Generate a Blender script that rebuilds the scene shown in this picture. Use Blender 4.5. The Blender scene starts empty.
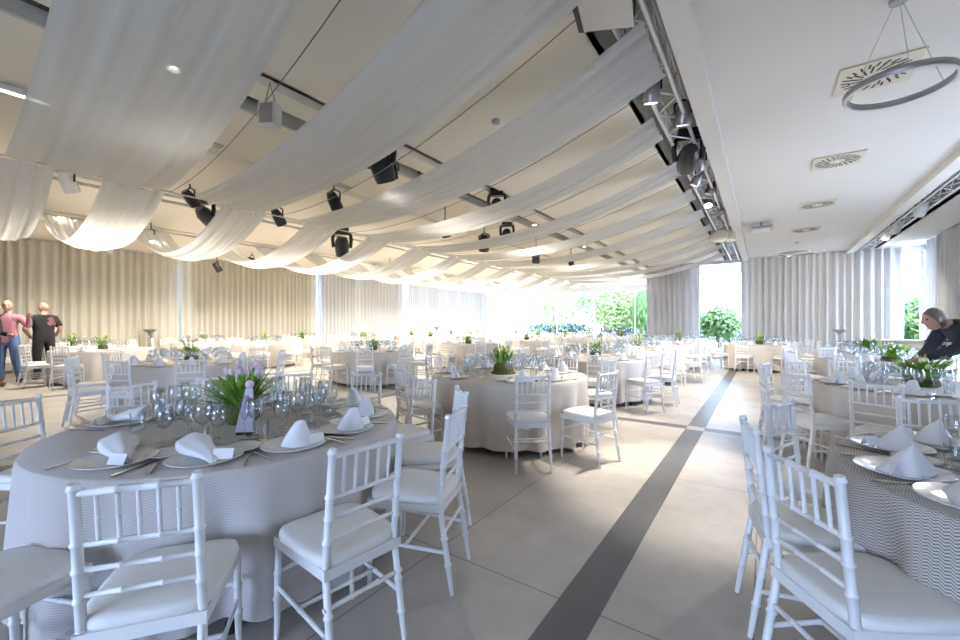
import bpy, math, random
from math import sin, cos, pi, radians, sqrt, atan2, floor
from mathutils import Vector, Matrix
random.seed(7)
SC = bpy.context.scene
COL = SC.collection
CAMH = 1.38
FPX = 408.0
YAW = radians(34.8)
SY, CY = sin(YAW), cos(YAW)

def at(px, py, z):
    """the point at height z that the photograph shows at (px, py), in room coordinates"""
    Y = (CAMH - z) * FPX / (py - 324.0)
    X = (px - 480.0) / FPX * Y
    return Vector((CY * X - SY * Y, SY * X + CY * Y, z))

# ------------------------------------------------------------------ mesh builder
class MB:
    def __init__(s): s.v = []; s.f = []; s.uv = None
    def box(s, c, d, m=None):
        b = len(s.v); hx, hy, hz = d[0] / 2, d[1] / 2, d[2] / 2
        for x in (-hx, hx):
            for y in (-hy, hy):
                for z in (-hz, hz):
                    p = Vector((x, y, z))
                    if m is not None: p = m @ p
                    s.v.append((c[0] + p[0], c[1] + p[1], c[2] + p[2]))
        for q in ((0, 1, 3, 2), (4, 6, 7, 5), (0, 4, 5, 1), (2, 3, 7, 6), (0, 2, 6, 4), (1, 5, 7, 3)):
            s.f.append(tuple(b + i for i in q))
        return s
    def path(s, pts, rad, n=8, cap=True, up=None):
        pts = [Vector(p) for p in pts]
        if not isinstance(rad, (list, tuple)): rad = [rad] * len(pts)
        b = len(s.v); N = len(pts); t0 = None
        for i, p in enumerate(pts):
            t = (pts[min(i + 1, N - 1)] - pts[max(i - 1, 0)]).normalized()
            if t0 is None:
                a = Vector((0, 0, 1)) if abs(t.z) < .9 else Vector((1, 0, 0))
                u = t.cross(a).normalized()
            else:
                u = (u - t * u.dot(t)).normalized()
            t0 = t; w = t.cross(u)
            for k in range(n):
                an = 2 * pi * k / n
                q = p + (u * cos(an) + w * sin(an)) * rad[i]
                s.v.append(tuple(q))
        for i in range(N - 1):
            for k in range(n):
                k2 = (k + 1) % n
                s.f.append((b + i * n + k, b + i * n + k2, b + (i + 1) * n + k2, b + (i + 1) * n + k))
        if cap:
            s.f.append(tuple(b + k for k in reversed(range(n))))
            s.f.append(tuple(b + (N - 1) * n + k for k in range(n)))
        return s
    def lathe(s, prof, n=16, c=(0, 0, 0), close=False):
        b = len(s.v)
        for r, z in prof:
            for k in range(n):
                a = 2 * pi * k / n
                s.v.append((c[0] + r * cos(a), c[1] + r * sin(a), c[2] + z))
        M = len(prof)
        for i in range(M if close else M - 1):
            j = (i + 1) % M
            for k in range(n):
                k2 = (k + 1) % n
                s.f.append((b + i * n + k, b + i * n + k2, b + j * n + k2, b + j * n + k))
        if not close:
            if prof[0][0] > 1e-4: s.f.append(tuple(b + k for k in reversed(range(n))))
            if prof[-1][0] > 1e-4: s.f.append(tuple(b + (M - 1) * n + k for k in range(n)))
        return s
    def grid(s, fn, nu, nv, wrap=False):
        b = len(s.v)
        for j in range(nv + 1):
            for i in range(nu if wrap else nu + 1):
                s.v.append(tuple(fn(i / nu, j / nv)))
        w = nu if wrap else nu + 1
        for j in range(nv):
            for i in range(nu):
                i2 = (i + 1) % w
                s.f.append((b + j * w + i, b + j * w + i2, b + (j + 1) * w + i2, b + (j + 1) * w + i))
        return s
    def sphere(s, c, r, n=12, m=8, mat=None):
        if not isinstance(r, (tuple, list)): r = (r, r, r)
        def f(u, v):
            a = 2 * pi * u; p = pi * v
            q = Vector((r[0] * sin(p) * cos(a), r[1] * sin(p) * sin(a), -r[2] * cos(p)))
            if mat is not None: q = mat @ q
            return (c[0] + q[0], c[1] + q[1], c[2] + q[2])
        return s.grid(f, n, m, True)
    def mesh(s, name, mat=None, smooth=True, ang=50):
        me = bpy.data.meshes.new(name)
        me.from_pydata(s.v, [], s.f)
        if mat is not None:
            for m in (mat if isinstance(mat, (list, tuple)) else [mat]): me.materials.append(m)
        me.validate()
        if smooth and len(me.polygons):
            me.polygons.foreach_set('use_smooth', [True] * len(me.polygons))
            me.set_sharp_from_angle(angle=radians(ang))
        me.update()
        return me
    def build(s, name, mat, parent=None, smooth=True, ang=50):
        o = bpy.data.objects.new(name, s.mesh(name, mat, smooth, ang))
        COL.objects.link(o)
        if parent is not None: o.parent = parent
        return o

def tag(o, label=None, cat=None, group=None, kind=None):
    if label: o['label'] = label
    if cat: o['category'] = cat
    if group: o['group'] = group
    if kind: o['kind'] = kind
    return o
def empty(name, loc=(0, 0, 0), rz=0):
    o = bpy.data.objects.new(name, None); o.empty_display_size = .1
    COL.objects.link(o); o.location = loc; o.rotation_euler = (0, 0, rz)
    return o
def struct(name, mb, mat, smooth=False):
    o = mb.build(name, mat, None, smooth); o['kind'] = 'structure'; return o
def dup(o, parent=None):
    c = o.copy(); COL.objects.link(c)
    if parent is not None: c.parent = parent
    for ch in o.children: dup(ch, c)
    return c

# ------------------------------------------------------------------ materials
def mat(name, col, rough=.5, metal=0, spec=.5, noise=0, nscale=8, bump=0, bscale=60, trans=0, sheen=0):
    m = bpy.data.materials.new(name); m.use_nodes = True
    nt = m.node_tree; b = nt.nodes['Principled BSDF']
    b.inputs['Base Color'].default_value = (*col, 1)
    b.inputs['Roughness'].default_value = rough
    b.inputs['Metallic'].default_value = metal
    b.inputs['Specular IOR Level'].default_value = spec
    tc = nt.nodes.new('ShaderNodeTexCoord')
    if noise:
        n = nt.nodes.new('ShaderNodeTexNoise'); n.inputs['Scale'].default_value = nscale; n.inputs['Detail'].default_value = 5
        nt.links.new(tc.outputs['Object'], n.inputs['Vector'])
        r = nt.nodes.new('ShaderNodeMixRGB'); r.blend_type = 'MIX'
        r.inputs[1].default_value = (*[c * (1 - noise) for c in col], 1)
        r.inputs[2].default_value = (*[min(1, c * (1 + noise)) for c in col], 1)
        nt.links.new(n.outputs['Fac'], r.inputs[0]); nt.links.new(r.outputs[0], b.inputs['Base Color'])
    if bump:
        n2 = nt.nodes.new('ShaderNodeTexNoise'); n2.inputs['Scale'].default_value = bscale
        nt.links.new(tc.outputs['Object'], n2.inputs['Vector'])
        bp = nt.nodes.new('ShaderNodeBump'); bp.inputs['Strength'].default_value = bump; bp.inputs['Distance'].default_value = .01
        nt.links.new(n2.outputs['Fac'], bp.inputs['Height']); nt.links.new(bp.outputs[0], b.inputs['Normal'])
    return m
def emit(name, col, st):
    m = bpy.data.materials.new(name); m.use_nodes = True
    nt = m.node_tree; nt.nodes.clear()
    e = nt.nodes.new('ShaderNodeEmission'); e.inputs[0].default_value = (*col, 1); e.inputs[1].default_value = st
    o = nt.nodes.new('ShaderNodeOutputMaterial'); nt.links.new(e.outputs[0], o.inputs[0]); return m
def glassmat(name, tint=(1, 1, 1), refl=1.0, base=0.0):
    m = bpy.data.materials.new(name); m.use_nodes = True
    nt = m.node_tree; nt.nodes.clear()
    t = nt.nodes.new('ShaderNodeBsdfTransparent'); t.inputs[0].default_value = (*tint, 1)
    g = nt.nodes.new('ShaderNodeBsdfGlossy'); g.inputs['Roughness'].default_value = .03
    lw = nt.nodes.new('ShaderNodeLayerWeight'); lw.inputs[0].default_value = .5
    fr = nt.nodes.new('ShaderNodeMath'); fr.operation = 'POWER'; fr.inputs[1].default_value = 3.0
    nt.links.new(lw.outputs['Facing'], fr.inputs[0])
    mu = nt.nodes.new('ShaderNodeMath'); mu.operation = 'MULTIPLY_ADD'; mu.inputs[1].default_value = refl; mu.inputs[2].default_value = base
    mu.use_clamp = True
    mx = nt.nodes.new('ShaderNodeMixShader'); o = nt.nodes.new('ShaderNodeOutputMaterial')
    L = nt.links.new
    L(fr.outputs[0], mu.inputs[0]); L(mu.outputs[0], mx.inputs[0]); L(t.outputs[0], mx.inputs[1]); L(g.outputs[0], mx.inputs[2]); L(mx.outputs[0], o.inputs[0])
    return m
def sheer(name, col, transl=.4, transp=.1):
    m = bpy.data.materials.new(name); m.use_nodes = True
    nt = m.node_tree; nt.nodes.clear(); L = nt.links.new
    d = nt.nodes.new('ShaderNodeBsdfDiffuse'); d.inputs[0].default_value = (*col, 1)
    t = nt.nodes.new('ShaderNodeBsdfTranslucent'); t.inputs[0].default_value = (*col, 1)
    p = nt.nodes.new('ShaderNodeBsdfTransparent')
    a = nt.nodes.new('ShaderNodeMixShader'); a.inputs[0].default_value = transl
    b = nt.nodes.new('ShaderNodeMixShader'); b.inputs[0].default_value = transp
    o = nt.nodes.new('ShaderNodeOutputMaterial')
    L(d.outputs[0], a.inputs[1]); L(t.outputs[0], a.inputs[2]); L(a.outputs[0], b.inputs[1]); L(p.outputs[0], b.inputs[2]); L(b.outputs[0], o.inputs[0])
    return m
def clothmat(name, c1, c2, su, sv):
    """woven cloth with a chevron weave running in the cloth's own (angle, height) coordinates"""
    m = bpy.data.materials.new(name); m.use_nodes = True
    nt = m.node_tree; b = nt.nodes['Principled BSDF']; L = nt.links.new
    b.inputs['Roughness'].default_value = .75; b.inputs['Specular IOR Level'].default_value = .2
    tc = nt.nodes.new('ShaderNodeTexCoord'); sp = nt.nodes.new('ShaderNodeSeparateXYZ'); L(tc.outputs['Object'], sp.inputs[0])
    def M(op, a, bb=None, c=None):
        n = nt.nodes.new('ShaderNodeMath'); n.operation = op
        for i, x in enumerate((a, bb, c)):
            if x is None: continue
            if isinstance(x, (int, float)): n.inputs[i].default_value = x
            else: L(x, n.inputs[i])
        return n.outputs[0]
    ang = M('ARCTAN2', sp.outputs[1], sp.outputs[0])
    rad = M('SQRT', M('ADD', M('MULTIPLY', sp.outputs[0], sp.outputs[0]), M('MULTIPLY', sp.outputs[1], sp.outputs[1])))
    hgt = M('SUBTRACT', sp.outputs[2], rad)
    zig = M('ABSOLUTE', M('SUBTRACT', M('FRACT', M('MULTIPLY', ang, su)), .5))
    st = M('FRACT', M('ADD', M('MULTIPLY', hgt, sv), M('MULTIPLY', zig, 1.4)))
    fac = M('GREATER_THAN', st, .5)
    mx = nt.nodes.new('ShaderNodeMixRGB'); mx.inputs[1].default_value = (*c1, 1); mx.inputs[2].default_value = (*c2, 1)
    L(fac, mx.inputs[0]); L(mx.outputs[0], b.inputs['Base Color'])
    return m
def floormat():
    m = bpy.data.materials.new('porcelain floor tile'); m.use_nodes = True
    nt = m.node_tree; b = nt.nodes['Principled BSDF']; L = nt.links.new
    tc = nt.nodes.new('ShaderNodeTexCoord')
    mp = nt.nodes.new('ShaderNodeMapping'); mp.inputs['Location'].default_value = (1.638 + 16, -1.91 + 20.8, 0)
    L(tc.outputs['Object'], mp.inputs[0])
    br = nt.nodes.new('ShaderNodeTexBrick'); br.offset = 0; br.inputs['Scale'].default_value = 1
    br.inputs['Brick Width'].default_value = .8; br.inputs['Row Height'].default_value = 2.08
    br.inputs['Mortar Size'].default_value = .004; br.inputs['Mortar Smooth'].default_value = .2
    br.inputs['Color1'].default_value = (.47, .435, .395, 1); br.inputs['Color2'].default_value = (.50, .465, .425, 1); br.inputs['Mortar'].default_value = (.2, .185, .17, 1)
    L(mp.outputs[0], br.inputs[0])
    n = nt.nodes.new('ShaderNodeTexNoise'); n.inputs['Scale'].default_value = 2.2; n.inputs['Detail'].default_value = 8; n.inputs['Roughness'].default_value = .65
    L(tc.outputs['Object'], n.inputs['Vector'])
    rp = nt.nodes.new('ShaderNodeValToRGB'); rp.color_ramp.elements[0].position = .3; rp.color_ramp.elements[0].color = (.8, .8, .8, 1)
    rp.color_ramp.elements[1].position = .7; rp.color_ramp.elements[1].color = (1.1, 1.1, 1.1, 1); L(n.outputs['Fac'], rp.inputs[0])
    mx = nt.nodes.new('ShaderNodeMixRGB'); mx.blend_type = 'MULTIPLY'; mx.inputs[0].default_value = 1
    L(br.outputs['Color'], mx.inputs[1]); L(rp.outputs[0], mx.inputs[2]); L(mx.outputs[0], b.inputs['Base Color'])
    b.inputs['Roughness'].default_value = .42; b.inputs['Specular IOR Level'].default_value = .45
    return m

M_floor = floormat()
M_stripe = mat('dark grey tile', (.115, .115, .12), .42, noise=.2, nscale=5)
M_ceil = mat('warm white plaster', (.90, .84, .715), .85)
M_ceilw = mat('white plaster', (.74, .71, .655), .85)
M_slot = mat('grey sheet metal', (.60, .585, .54), .6)
M_vent = mat('cream enamel plate', (.66, .61, .48), .6)
M_groove = mat('taupe groove', (.55, .52, .43), .8)
M_wall = mat('wall paint', (.72, .70, .66), .8)
M_chair = mat('white lacquer', (.80, .80, .80), .32)
M_seat = mat('white seat fabric', (.80, .79, .77), .75, bump=.15, bscale=300)
M_clothA = clothmat('chevron tablecloth', (.60, .56, .54), (.47, .435, .42), 34, 95)
M_clothC = clothmat('bold chevron tablecloth', (.62, .59, .55), (.25, .225, .20), 34, 88)
M_clothB = mat('beige tablecloth', (.64, .585, .53), .8, noise=.06, nscale=40)
M_tablew = mat('table plywood', (.35, .27, .19), .6)
M_black = mat('black rubber', (.015, .015, .016), .5)
M_blackm = mat('black fixture shell', (.02, .02, .023), .35)
M_alu = mat('aluminium', (.80, .80, .82), .4, metal=.3)
M_steel = mat('polished steel', (.7, .7, .7), .15, metal=1)
M_greym = mat('grey metal', (.38, .38, .39), .35, metal=.8)
M_plate = mat('glazed plate', (.74, .73, .73), .22, spec=.5)
M_napkin = mat('white linen', (.80, .81, .84), .85, bump=.2, bscale=200)
M_card = mat('white card', (.85, .85, .85), .7)
M_lav = mat('lavender card', (.50, .47, .55), .7, noise=.1)
M_glass = glassmat('drinking glass', (.965, .975, .98), .9, .06)
M_pane = glassmat('window glass', (.98, .99, .99), .8)
M_acryl = glassmat('clear acrylic', (.85, .87, .9), 1.2, .08)
M_leaf = mat('tulip leaf', (.24, .42, .05), .5, noise=.35, nscale=20)
M_leafl = mat('bright bud', (.42, .55, .12), .5, noise=.2, nscale=20)
M_stem = mat('stem', (.12, .26, .05), .6)
M_pink = mat('pink petal', (.74, .58, .66), .6, noise=.2, nscale=30)
M_cream = mat('cream petal', (.75, .73, .55), .6, noise=.15, nscale=30)
M_moss = mat('moss', (.10, .11, .03), .95, noise=.6, nscale=50, bump=1, bscale=90)
M_drape = sheer('white voile', (.74, .74, .725), .40, .06)
M_curtL = sheer('beige curtain', (.70, .66, .56), .08, 0)
M_curtR = sheer('grey curtain', (.62, .62, .62), .12, 0)
M_curtF = sheer('pale curtain', (.70, .70, .69), .035, 0)
M_voile = sheer('sheer white curtain', (.82, .82, .82), .10, .02)
M_white = mat('white gloss', (.78, .78, .76), .4)
M_cream2 = mat('cream enamel', (.62, .57, .44), .5)
M_dkwood = mat('dark wood', (.05, .035, .03), .4)
M_wire = mat('cable', (.25, .25, .24), .5)
M_wirew = mat('pale cable', (.6, .58, .54), .6)
M_lampw = emit('lamp lens white', (1, .95, .88), 30)
M_ledw = emit('led strip', (.9, .95, 1), 3)

# ------------------------------------------------------------------ room shell
HC = 3.9
VL, VR, UF, UF2, UB = -17.9, 4.25, 18.8, 27.1, -6.0
VS = -4.06
fl = MB(); fl.box(((VL + VR) / 2, (UB + UF2) / 2, -.1), (VR - VL + .4, UF2 - UB + .4, .2)); struct('floor', fl, M_floor)
tn = [0]
def trim(mb, m):
    tn[0] += 1; return struct('trim_%d' % tn[0], mb, m)
for sv in (-.74, -5.95, -11.15):
    for u0, u1 in ((UB, 5.95), (6.17, UF2 if sv < VS else UF - .3)):
        trim(MB().box((sv, (u0 + u1) / 2, .0006), (.21, u1 - u0, .003)), M_stripe)
xs = [-17.5, -11.255, -11.045, -6.055, -5.845, -.845, -.635, 3.9]
for i in range(0, 8, 2):
    trim(MB().box(((xs[i] + xs[i + 1]) / 2, 6.06, .0006), (xs[i + 1] - xs[i], .18, .003)), M_stripe)

# ceiling: strips between the recesses, a slab over everything
top = MB(); top.box(((VL + VR) / 2, (UB + UF2) / 2, 4.42), (VR - VL + .4, UF2 - UB + .4, .12)); struct('ceiling_slab', top, M_slot)
def cstrip(v0, v1, m, u0=UB, u1=None, z=HC, t=.05):
    if u1 is None: u1 = UF2 if v0 < VS + .1 else UF
    return MB().box(((v0 + v1) / 2, (u0 + u1) / 2, z + t / 2), (v1 - v0, u1 - u0, t))
bands = [(-5.05, -4.1), (-10.2, -9.45), (-13.65, -12.95)]
edges = [VL]
for a, b in reversed(bands): edges += [a, b]
edges += [-1.23]
cz = 0
for i in range(0, len(edges), 2):
    v0, v1 = edges[i], edges[i + 1]
    if v1 < VS: o = struct('ceiling_panel_%d' % i, cstrip(v0, v1, M_ceil), M_ceil)
    else:
        mb = cstrip(v0, v1, M_ceil, UB, UF); struct('ceiling_panel_%d' % i, mb, M_ceil)
# each band: recessed slot, cream board, narrow groove
for a, b in bands:
    u1 = UF2
    w = b - a
    mb = MB()
    mb.box((a + .025, (UB + u1) / 2, HC + .18), (.05, u1 - UB, .36)).box((a + w * .42, (UB + u1) / 2, HC + .18), (.04, u1 - UB, .36))
    mb.box((a + w * .21, (UB + u1) / 2, HC + .34), (w * .42, u1 - UB, .04))
    trim(mb, M_slot)
    trim(MB().box((a + w * .61, (UB + u1) / 2, HC + .03), (w * .36, u1 - UB, .09)), M_ceil)
    trim(MB().box((a + w * .9, (UB + u1) / 2, HC + .13), (w * .24, u1 - UB, .04)), M_groove)
trim(MB().box((-6.6, (UB + UF2) / 2, HC - .03), (.14, UF2 - UB, .08)), M_ceil)
# truss recess between the hung hall and the lower side ceiling
def recess(v0, v1, u1):
    mb = MB(); L_ = u1 - UB; c = (UB + u1) / 2
    mb.box((v0 - .02, c, HC + .22), (.04, L_, .44)).box((v1 + .02, c, HC + .22), (.04, L_, .44)).box(((v0 + v1) / 2, c, HC + .42), (v1 - v0, L_, .04))
    return mb
trim(recess(-1.23, -.69, UF), M_slot)
trim(recess(2.5, 3.08, UF), M_slot)
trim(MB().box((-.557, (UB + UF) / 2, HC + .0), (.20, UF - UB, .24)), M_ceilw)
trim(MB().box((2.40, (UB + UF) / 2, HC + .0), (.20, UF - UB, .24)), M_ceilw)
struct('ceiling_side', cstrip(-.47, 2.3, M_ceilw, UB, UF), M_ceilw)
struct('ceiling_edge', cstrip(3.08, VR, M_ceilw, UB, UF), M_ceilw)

# walls with openings
def wall(name, axis, p, segs, z0=0, z1=4.36, t=.2):
    """axis 'v': wall in the plane v=p running along u ; 'u': plane u=p running along v"""
    mb = MB()
    for a, b, za, zb in segs:
        if axis == 'v': mb.box((p, (a + b) / 2, (za + zb) / 2), (t, b - a, zb - za))
        else: mb.box(((a + b) / 2, p, (za + zb) / 2), (b - a, t, zb - za))
    return struct(name, mb, M_wall)
ZT = 4.36
LO = [(5.85, 6.15), (11.5, 11.95), (17.05, 26.9)]
seg = []; p0 = UB
for a, b in LO:
    seg += [(p0, a, 0, ZT), (a, b, 3.85, ZT)]; p0 = b
seg.append((p0, UF2 + .1, 0, ZT))
wall('wall_left', 'v', VL - .1, seg)
wall('wall_far', 'u', UF2 + .1, [(VL, -17.6, 0, ZT), (-17.6, VS, 3.6, ZT), (VS, VS + .2, 0, ZT)])
wall('wall_step', 'v', VS + .1, [(UF + .2, UF2, 0, ZT)])
wall('wall_end', 'u', UF + .1, [(VS, -2.5, 0, ZT), (-2.5, -.4, 3.85, ZT), (-.4, 3.55, 0, ZT), (3.55, 4.2, 3.75, ZT), (4.2, VR + .2, 0, ZT)])
wall('wall_right', 'v', VR + .1, [(17.0, UF, 0, .02), (11, UF, 3.75, ZT), (11, 17.0, 0, ZT), (6, 11, 0, .4), (6, 11, 2.4, ZT), (3.5, 6, 0, ZT), (UB, 3.5, 0, ZT)])
wall('wall_back', 'u', UB - .1, [(VL, -14, 0, ZT), (-14, VR, 3.5, ZT), (-14, VR, 0, .3), (-14, -3.6, .3, 3.5), (.8, VR, .3, 3.5), (-3.6, .8, 2.6, 3.5)])

# windows: frame bars and glass
wn = [0]
def window(axis, p, a, b, z0, z1, nmull):
    wn[0] += 1
    fr = MB(); gl = MB()
    def B(c, l, z, h, t=.06):
        if axis == 'v': fr.box((p, c, z), (t, l, h))
        else: fr.box((c, p, z), (l, t, h))
    B((a + b) / 2, b - a, z0 + .03, .06); B((a + b) / 2, b - a, z1 - .03, .06)
    for k in range(nmull + 2):
        x = a + .03 + (b - a - .06) * k / (nmull + 1)
        B(x, .06, (z0 + z1) / 2, z1 - z0 - .12)
    if axis == 'v': gl.box((p, (a + b) / 2, (z0 + z1) / 2), (.012, b - a - .06, z1 - z0 - .06))
    else: gl.box(((a + b) / 2, p, (z0 + z1) / 2), (b - a - .06, .012, z1 - z0 - .06))
    f = struct('window_%d' % wn[0], fr, M_white)
    gl.build('pane', M_pane, f, False)
for a, b in LO: window('v', VL - .1, a, b, 0, 3.85, 0)
window('u', UF2 + .1, -17.6, VS, 0, 3.6, 4)
window('u', UF + .1, -2.5, -.4, 0, 3.85, 0)
window('u', UF + .1, 3.55, 4.2, 0, 3.75, 0)
window('v', VR + .1, 17.02, UF - .02, .02, 3.75, 0)
window('v', VR + .1, 6, 11, .4, 2.4, 3)  # unseen side window, added to light the middle of the hall
window('u', UB - .1, -3.6, .8, .3, 2.6, 4)

# curtains
def curtain(name, p0, p1, m, label, z0=.03, z1=3.84, wl=.21, amp=.085, seed=0, group='floor length curtains'):
    rnd = random.Random(seed)
    p0 = Vector((*p0, 0)); p1 = Vector((*p1, 0)); d = p1 - p0; L_ = d.length; d.normalize(); nrm = Vector((-d.y, d.x, 0))
    n = int(L_ / wl); per = 8
    ph = [rnd.uniform(.75, 1.25) for _ in range(n + 2)]; am = [amp * rnd.uniform(.6, 1.25) for _ in range(n + 2)]
    tot = sum(ph[:n]); cum = [0]
    for k in range(n): cum.append(cum[-1] + ph[k] / tot * L_)
    def f(u, v):
        x = u * n; k = min(int(x), n - 1); fr = x - k
        s_ = cum[k] + (cum[k + 1] - cum[k]) * fr
        a = am[k] * (1 - fr) + am[k + 1] * fr
        w = sin(2 * pi * fr); w = math.copysign(abs(w) ** .8, w)
        zz = z1 + (z0 - z1) * v
        sw = .012 * sin(k * 1.7 + v * 3) * v
        q = p0 + d * (s_ + sw) + nrm * (w * a * (.75 + .25 * v))
        return (q.x, q.y, zz)
    mb = MB().grid(f, n * per, 4)
    root = mb.build(name, m, None, True, 180)
    tag(root, label, 'curtain', group)
    return root
XL = -17.6
curtain('curtain', (XL, UB + .1), (XL, 5.97), M_curtL, 'long beige pleated curtain behind the two standing men', seed=1)
curtain('curtain', (XL, 6.06), (XL, 11.6), M_curtL, 'beige pleated curtain second along the wall past the men', seed=2)
curtain('curtain', (XL, 11.85), (XL, 17.25), M_curtF, 'pale pleated curtain third along the wall past the men', seed=3)
curtain('curtain', (XL, 17.75), (XL, 26.2), M_curtF, 'pale pleated curtain at the deep end beside the garden window corner', seed=4)
curtain('curtain', (-17.2, UF2 - .3), (-14.3, UF2 - .3), M_voile, 'sheer white curtain panel beside the wide garden window', seed=5, amp=.07)
curtain('curtain', (-4.15, UF - .22), (-2.1, UF - .22), M_curtR, 'grey curtain panel between the wide garden window and the narrow one', seed=6, z1=3.86)
curtain('curtain', (-.72, UF - .22), (3.72, UF - .22), M_curtR, 'wide grey pleated curtain across the end wall behind the lone table', seed=7, z1=3.86)
curtain('curtain', (VR - .22, 17.6), (VR - .22, 11.5), M_curtR, 'grey curtain on the side wall behind the bending man', seed=8, z1=3.86)
trim(MB().box((XL, (UB + UF2) / 2, 3.865), (.05, UF2 - UB - .8, .03)), M_white)
trim(MB().box((1.5, UF - .22, 3.88), (4.6, .05, .03)), M_white)

# ------------------------------------------------------------------ chairs
def bamboo(p0, p1, r, rings=(), bend=None):
    p0, p1 = Vector(p0), Vector(p1)
    ts = [(0, 1.0)]
    for t in rings:
        ts += [(t - .018, 1.0), (t - .008, 1.28), (t + .008, 1.28), (t + .018, 1.0)]
    ts.append((1, 1.0)); return [p0.lerp(p1, t) for t, _ in ts], [r * k for _, k in ts]
PX = .166
def post_path(s):
    a, ra = bamboo((s * .178, -.255, 0), (s * .170, -.185, .45), .0155, (.33, .62))
    b, rb = bamboo((s * .170, -.185, .45), (s * PX, -.232, .915), .0155, (.22, .42, .6, .965))
    a[0] = a[0]; ra[0] = .011
    return a + b[1:], ra + rb[1:]
RAILS = ((.565, .0085), (.645, .0085), (.725, .0095), (.885, .012))
def back_y(z): return -.185 - (z - .45) / .465 * .047
def rail_pts(z, r):
    y = back_y(z)
    p, rr = bamboo((-PX - .002, y, z), (PX + .002, y, z), r, (.33, .67))
    return p, rr
def cushion_fn(hx, hy, z0, h):
    def f(u, v):
        a = 2 * pi * u
        if v < .25: k = .88 + .12 * v / .25; z = z0
        elif v < .5: k = 1.0 + .02 * sin((v - .25) / .25 * pi); z = z0 + h * .72 * (v - .25) / .25
        else:
            q = (v - .5) / .5; k = 1 - q ** 1.3; z = z0 + h * (.72 + .28 * sin(min(1, q * 1.6) * pi / 2))
        c, s_ = cos(a), sin(a); e = .42
        x = math.copysign(abs(c) ** e, c) * hx * k; y = math.copysign(abs(s_) ** e, s_) * hy * k
        x *= 1 + .05 * (y / hy)
        return (x, y + .005, z)
    return f
def chair_full():
    root = empty('banquet_chair')
    sf = MB()
    for a, b in (((-.172, -.19), (.172, -.19)), ((.172, -.19), (.192, .195)), ((.192, .195), (-.192, .195)), ((-.192, .195), (-.172, -.19))):
        d = Vector((b[0] - a[0], b[1] - a[1], 0)); c = ((a[0] + b[0]) / 2, (a[1] + b[1]) / 2, .432)
        sf.box(c, (d.length + .03, .03, .042), Matrix.Rotation(atan2(d.y, d.x), 3, 'Z'))
    sf.box((0, 0, .438), (.36, .36, .016)); sf.build('seat_frame', M_chair, root)
    MB().grid(cushion_fn(.205, .208, .452, .05), 40, 12, True).build('seat_cushion', M_seat, root, True, 180)
    for s in (-1, 1):
        p, r = post_path(s)
        MB().path(p, r, 10).build('back_post', M_chair, root)
        p, r = bamboo((s * .198, .2, 0), (s * .192, .19, .43), .0155, (.42, .68)); r[0] = .011
        MB().path(p, r, 10).build('front_leg', M_chair, root)
        p, r = bamboo((s * .196, .19, .235), (s * .187, -.215, .215), .0095, (.5,)); MB().path(p, r, 8).build('stretcher', M_chair, root)
    for k, (y, z) in enumerate(((.195, .30), (-.208, .31), (-.0, .225))):
        p, r = bamboo((-.193, y, z), (.193, y, z), .0095, (.33, .67)); MB().path(p, r, 8).build('stretcher', M_chair, root)
    for z, r0 in RAILS:
        p, r = rail_pts(z, r0); MB().path(p, r, 8).build('back_rail', M_chair, root)
    for k in range(5):
        x = PX * 2 * ((k + 1) / 6 - .5)
        p, r = bamboo((x, back_y(.725), .725), (x, back_y(.885), .885), .0075, (.5,)); MB().path(p, r, 8).build('spindle', M_chair, root)
    return root
def chair_frame_mb(n):
    lo = MB(); bk = MB()
    for s in (-1, 1):
        lo.path([(s * .178, -.255, 0), (s * .170, -.185, .45), (s * PX, -.232, .915)], [.012, .0165, .0165], n)
        lo.path([(s * .198, .2, 0), (s * .192, .19, .43)], [.012, .0165], n)
        lo.path([(s * .196, .19, .235), (s * .187, -.215, .215)], .01, n)
    for y, z in ((.195, .30), (-.208, .31)): lo.path([(-.193, y, z), (.193, y, z)], .01, n)
    lo.box((0, 0, .432), (.39, .40, .042))
    for z, r0 in RAILS: bk.path([(-PX, back_y(z), z), (PX, back_y(z), z)], r0 * 1.1, n)
    for k in range(5):
        x = PX * 2 * ((k + 1) / 6 - .5); bk.path([(x, back_y(.725), .725), (x, back_y(.885), .885)], .009, n)
    return lo, bk
def chair_mid():
    root = empty('banquet_chair')
    lo, bk = chair_frame_mb(6)
    lo.build('chair_frame', M_chair, root); bk.build('backrest', M_chair, root)
    MB().grid(cushion_fn(.205, .208, .452, .05), 20, 6, True).build('seat_cushion', M_seat, root, True, 180)
    return root
def chair_far():
    lo, bk = chair_frame_mb(5)
    b = len(lo.v); lo.v += bk.v; lo.f += [tuple(i + b for i in f) for f in bk.f]
    lo.grid(cushion_fn(.205, .208, .452, .05), 12, 4, True)
    return lo.build('banquet_chair', M_chair)
def narrow(o):
    for c in [o] + list(o.children):
        if c.type == 'MESH': c.data.transform(Matrix.Scale(.925, 4, Vector((1, 0, 0))))
    return o
PROTO = {}
def proto(key, fn):
    if key not in PROTO: PROTO[key] = [fn(), False]
    e = PROTO[key]
    if not e[1]: e[1] = True; return e[0]
    return dup(e[0])

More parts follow.
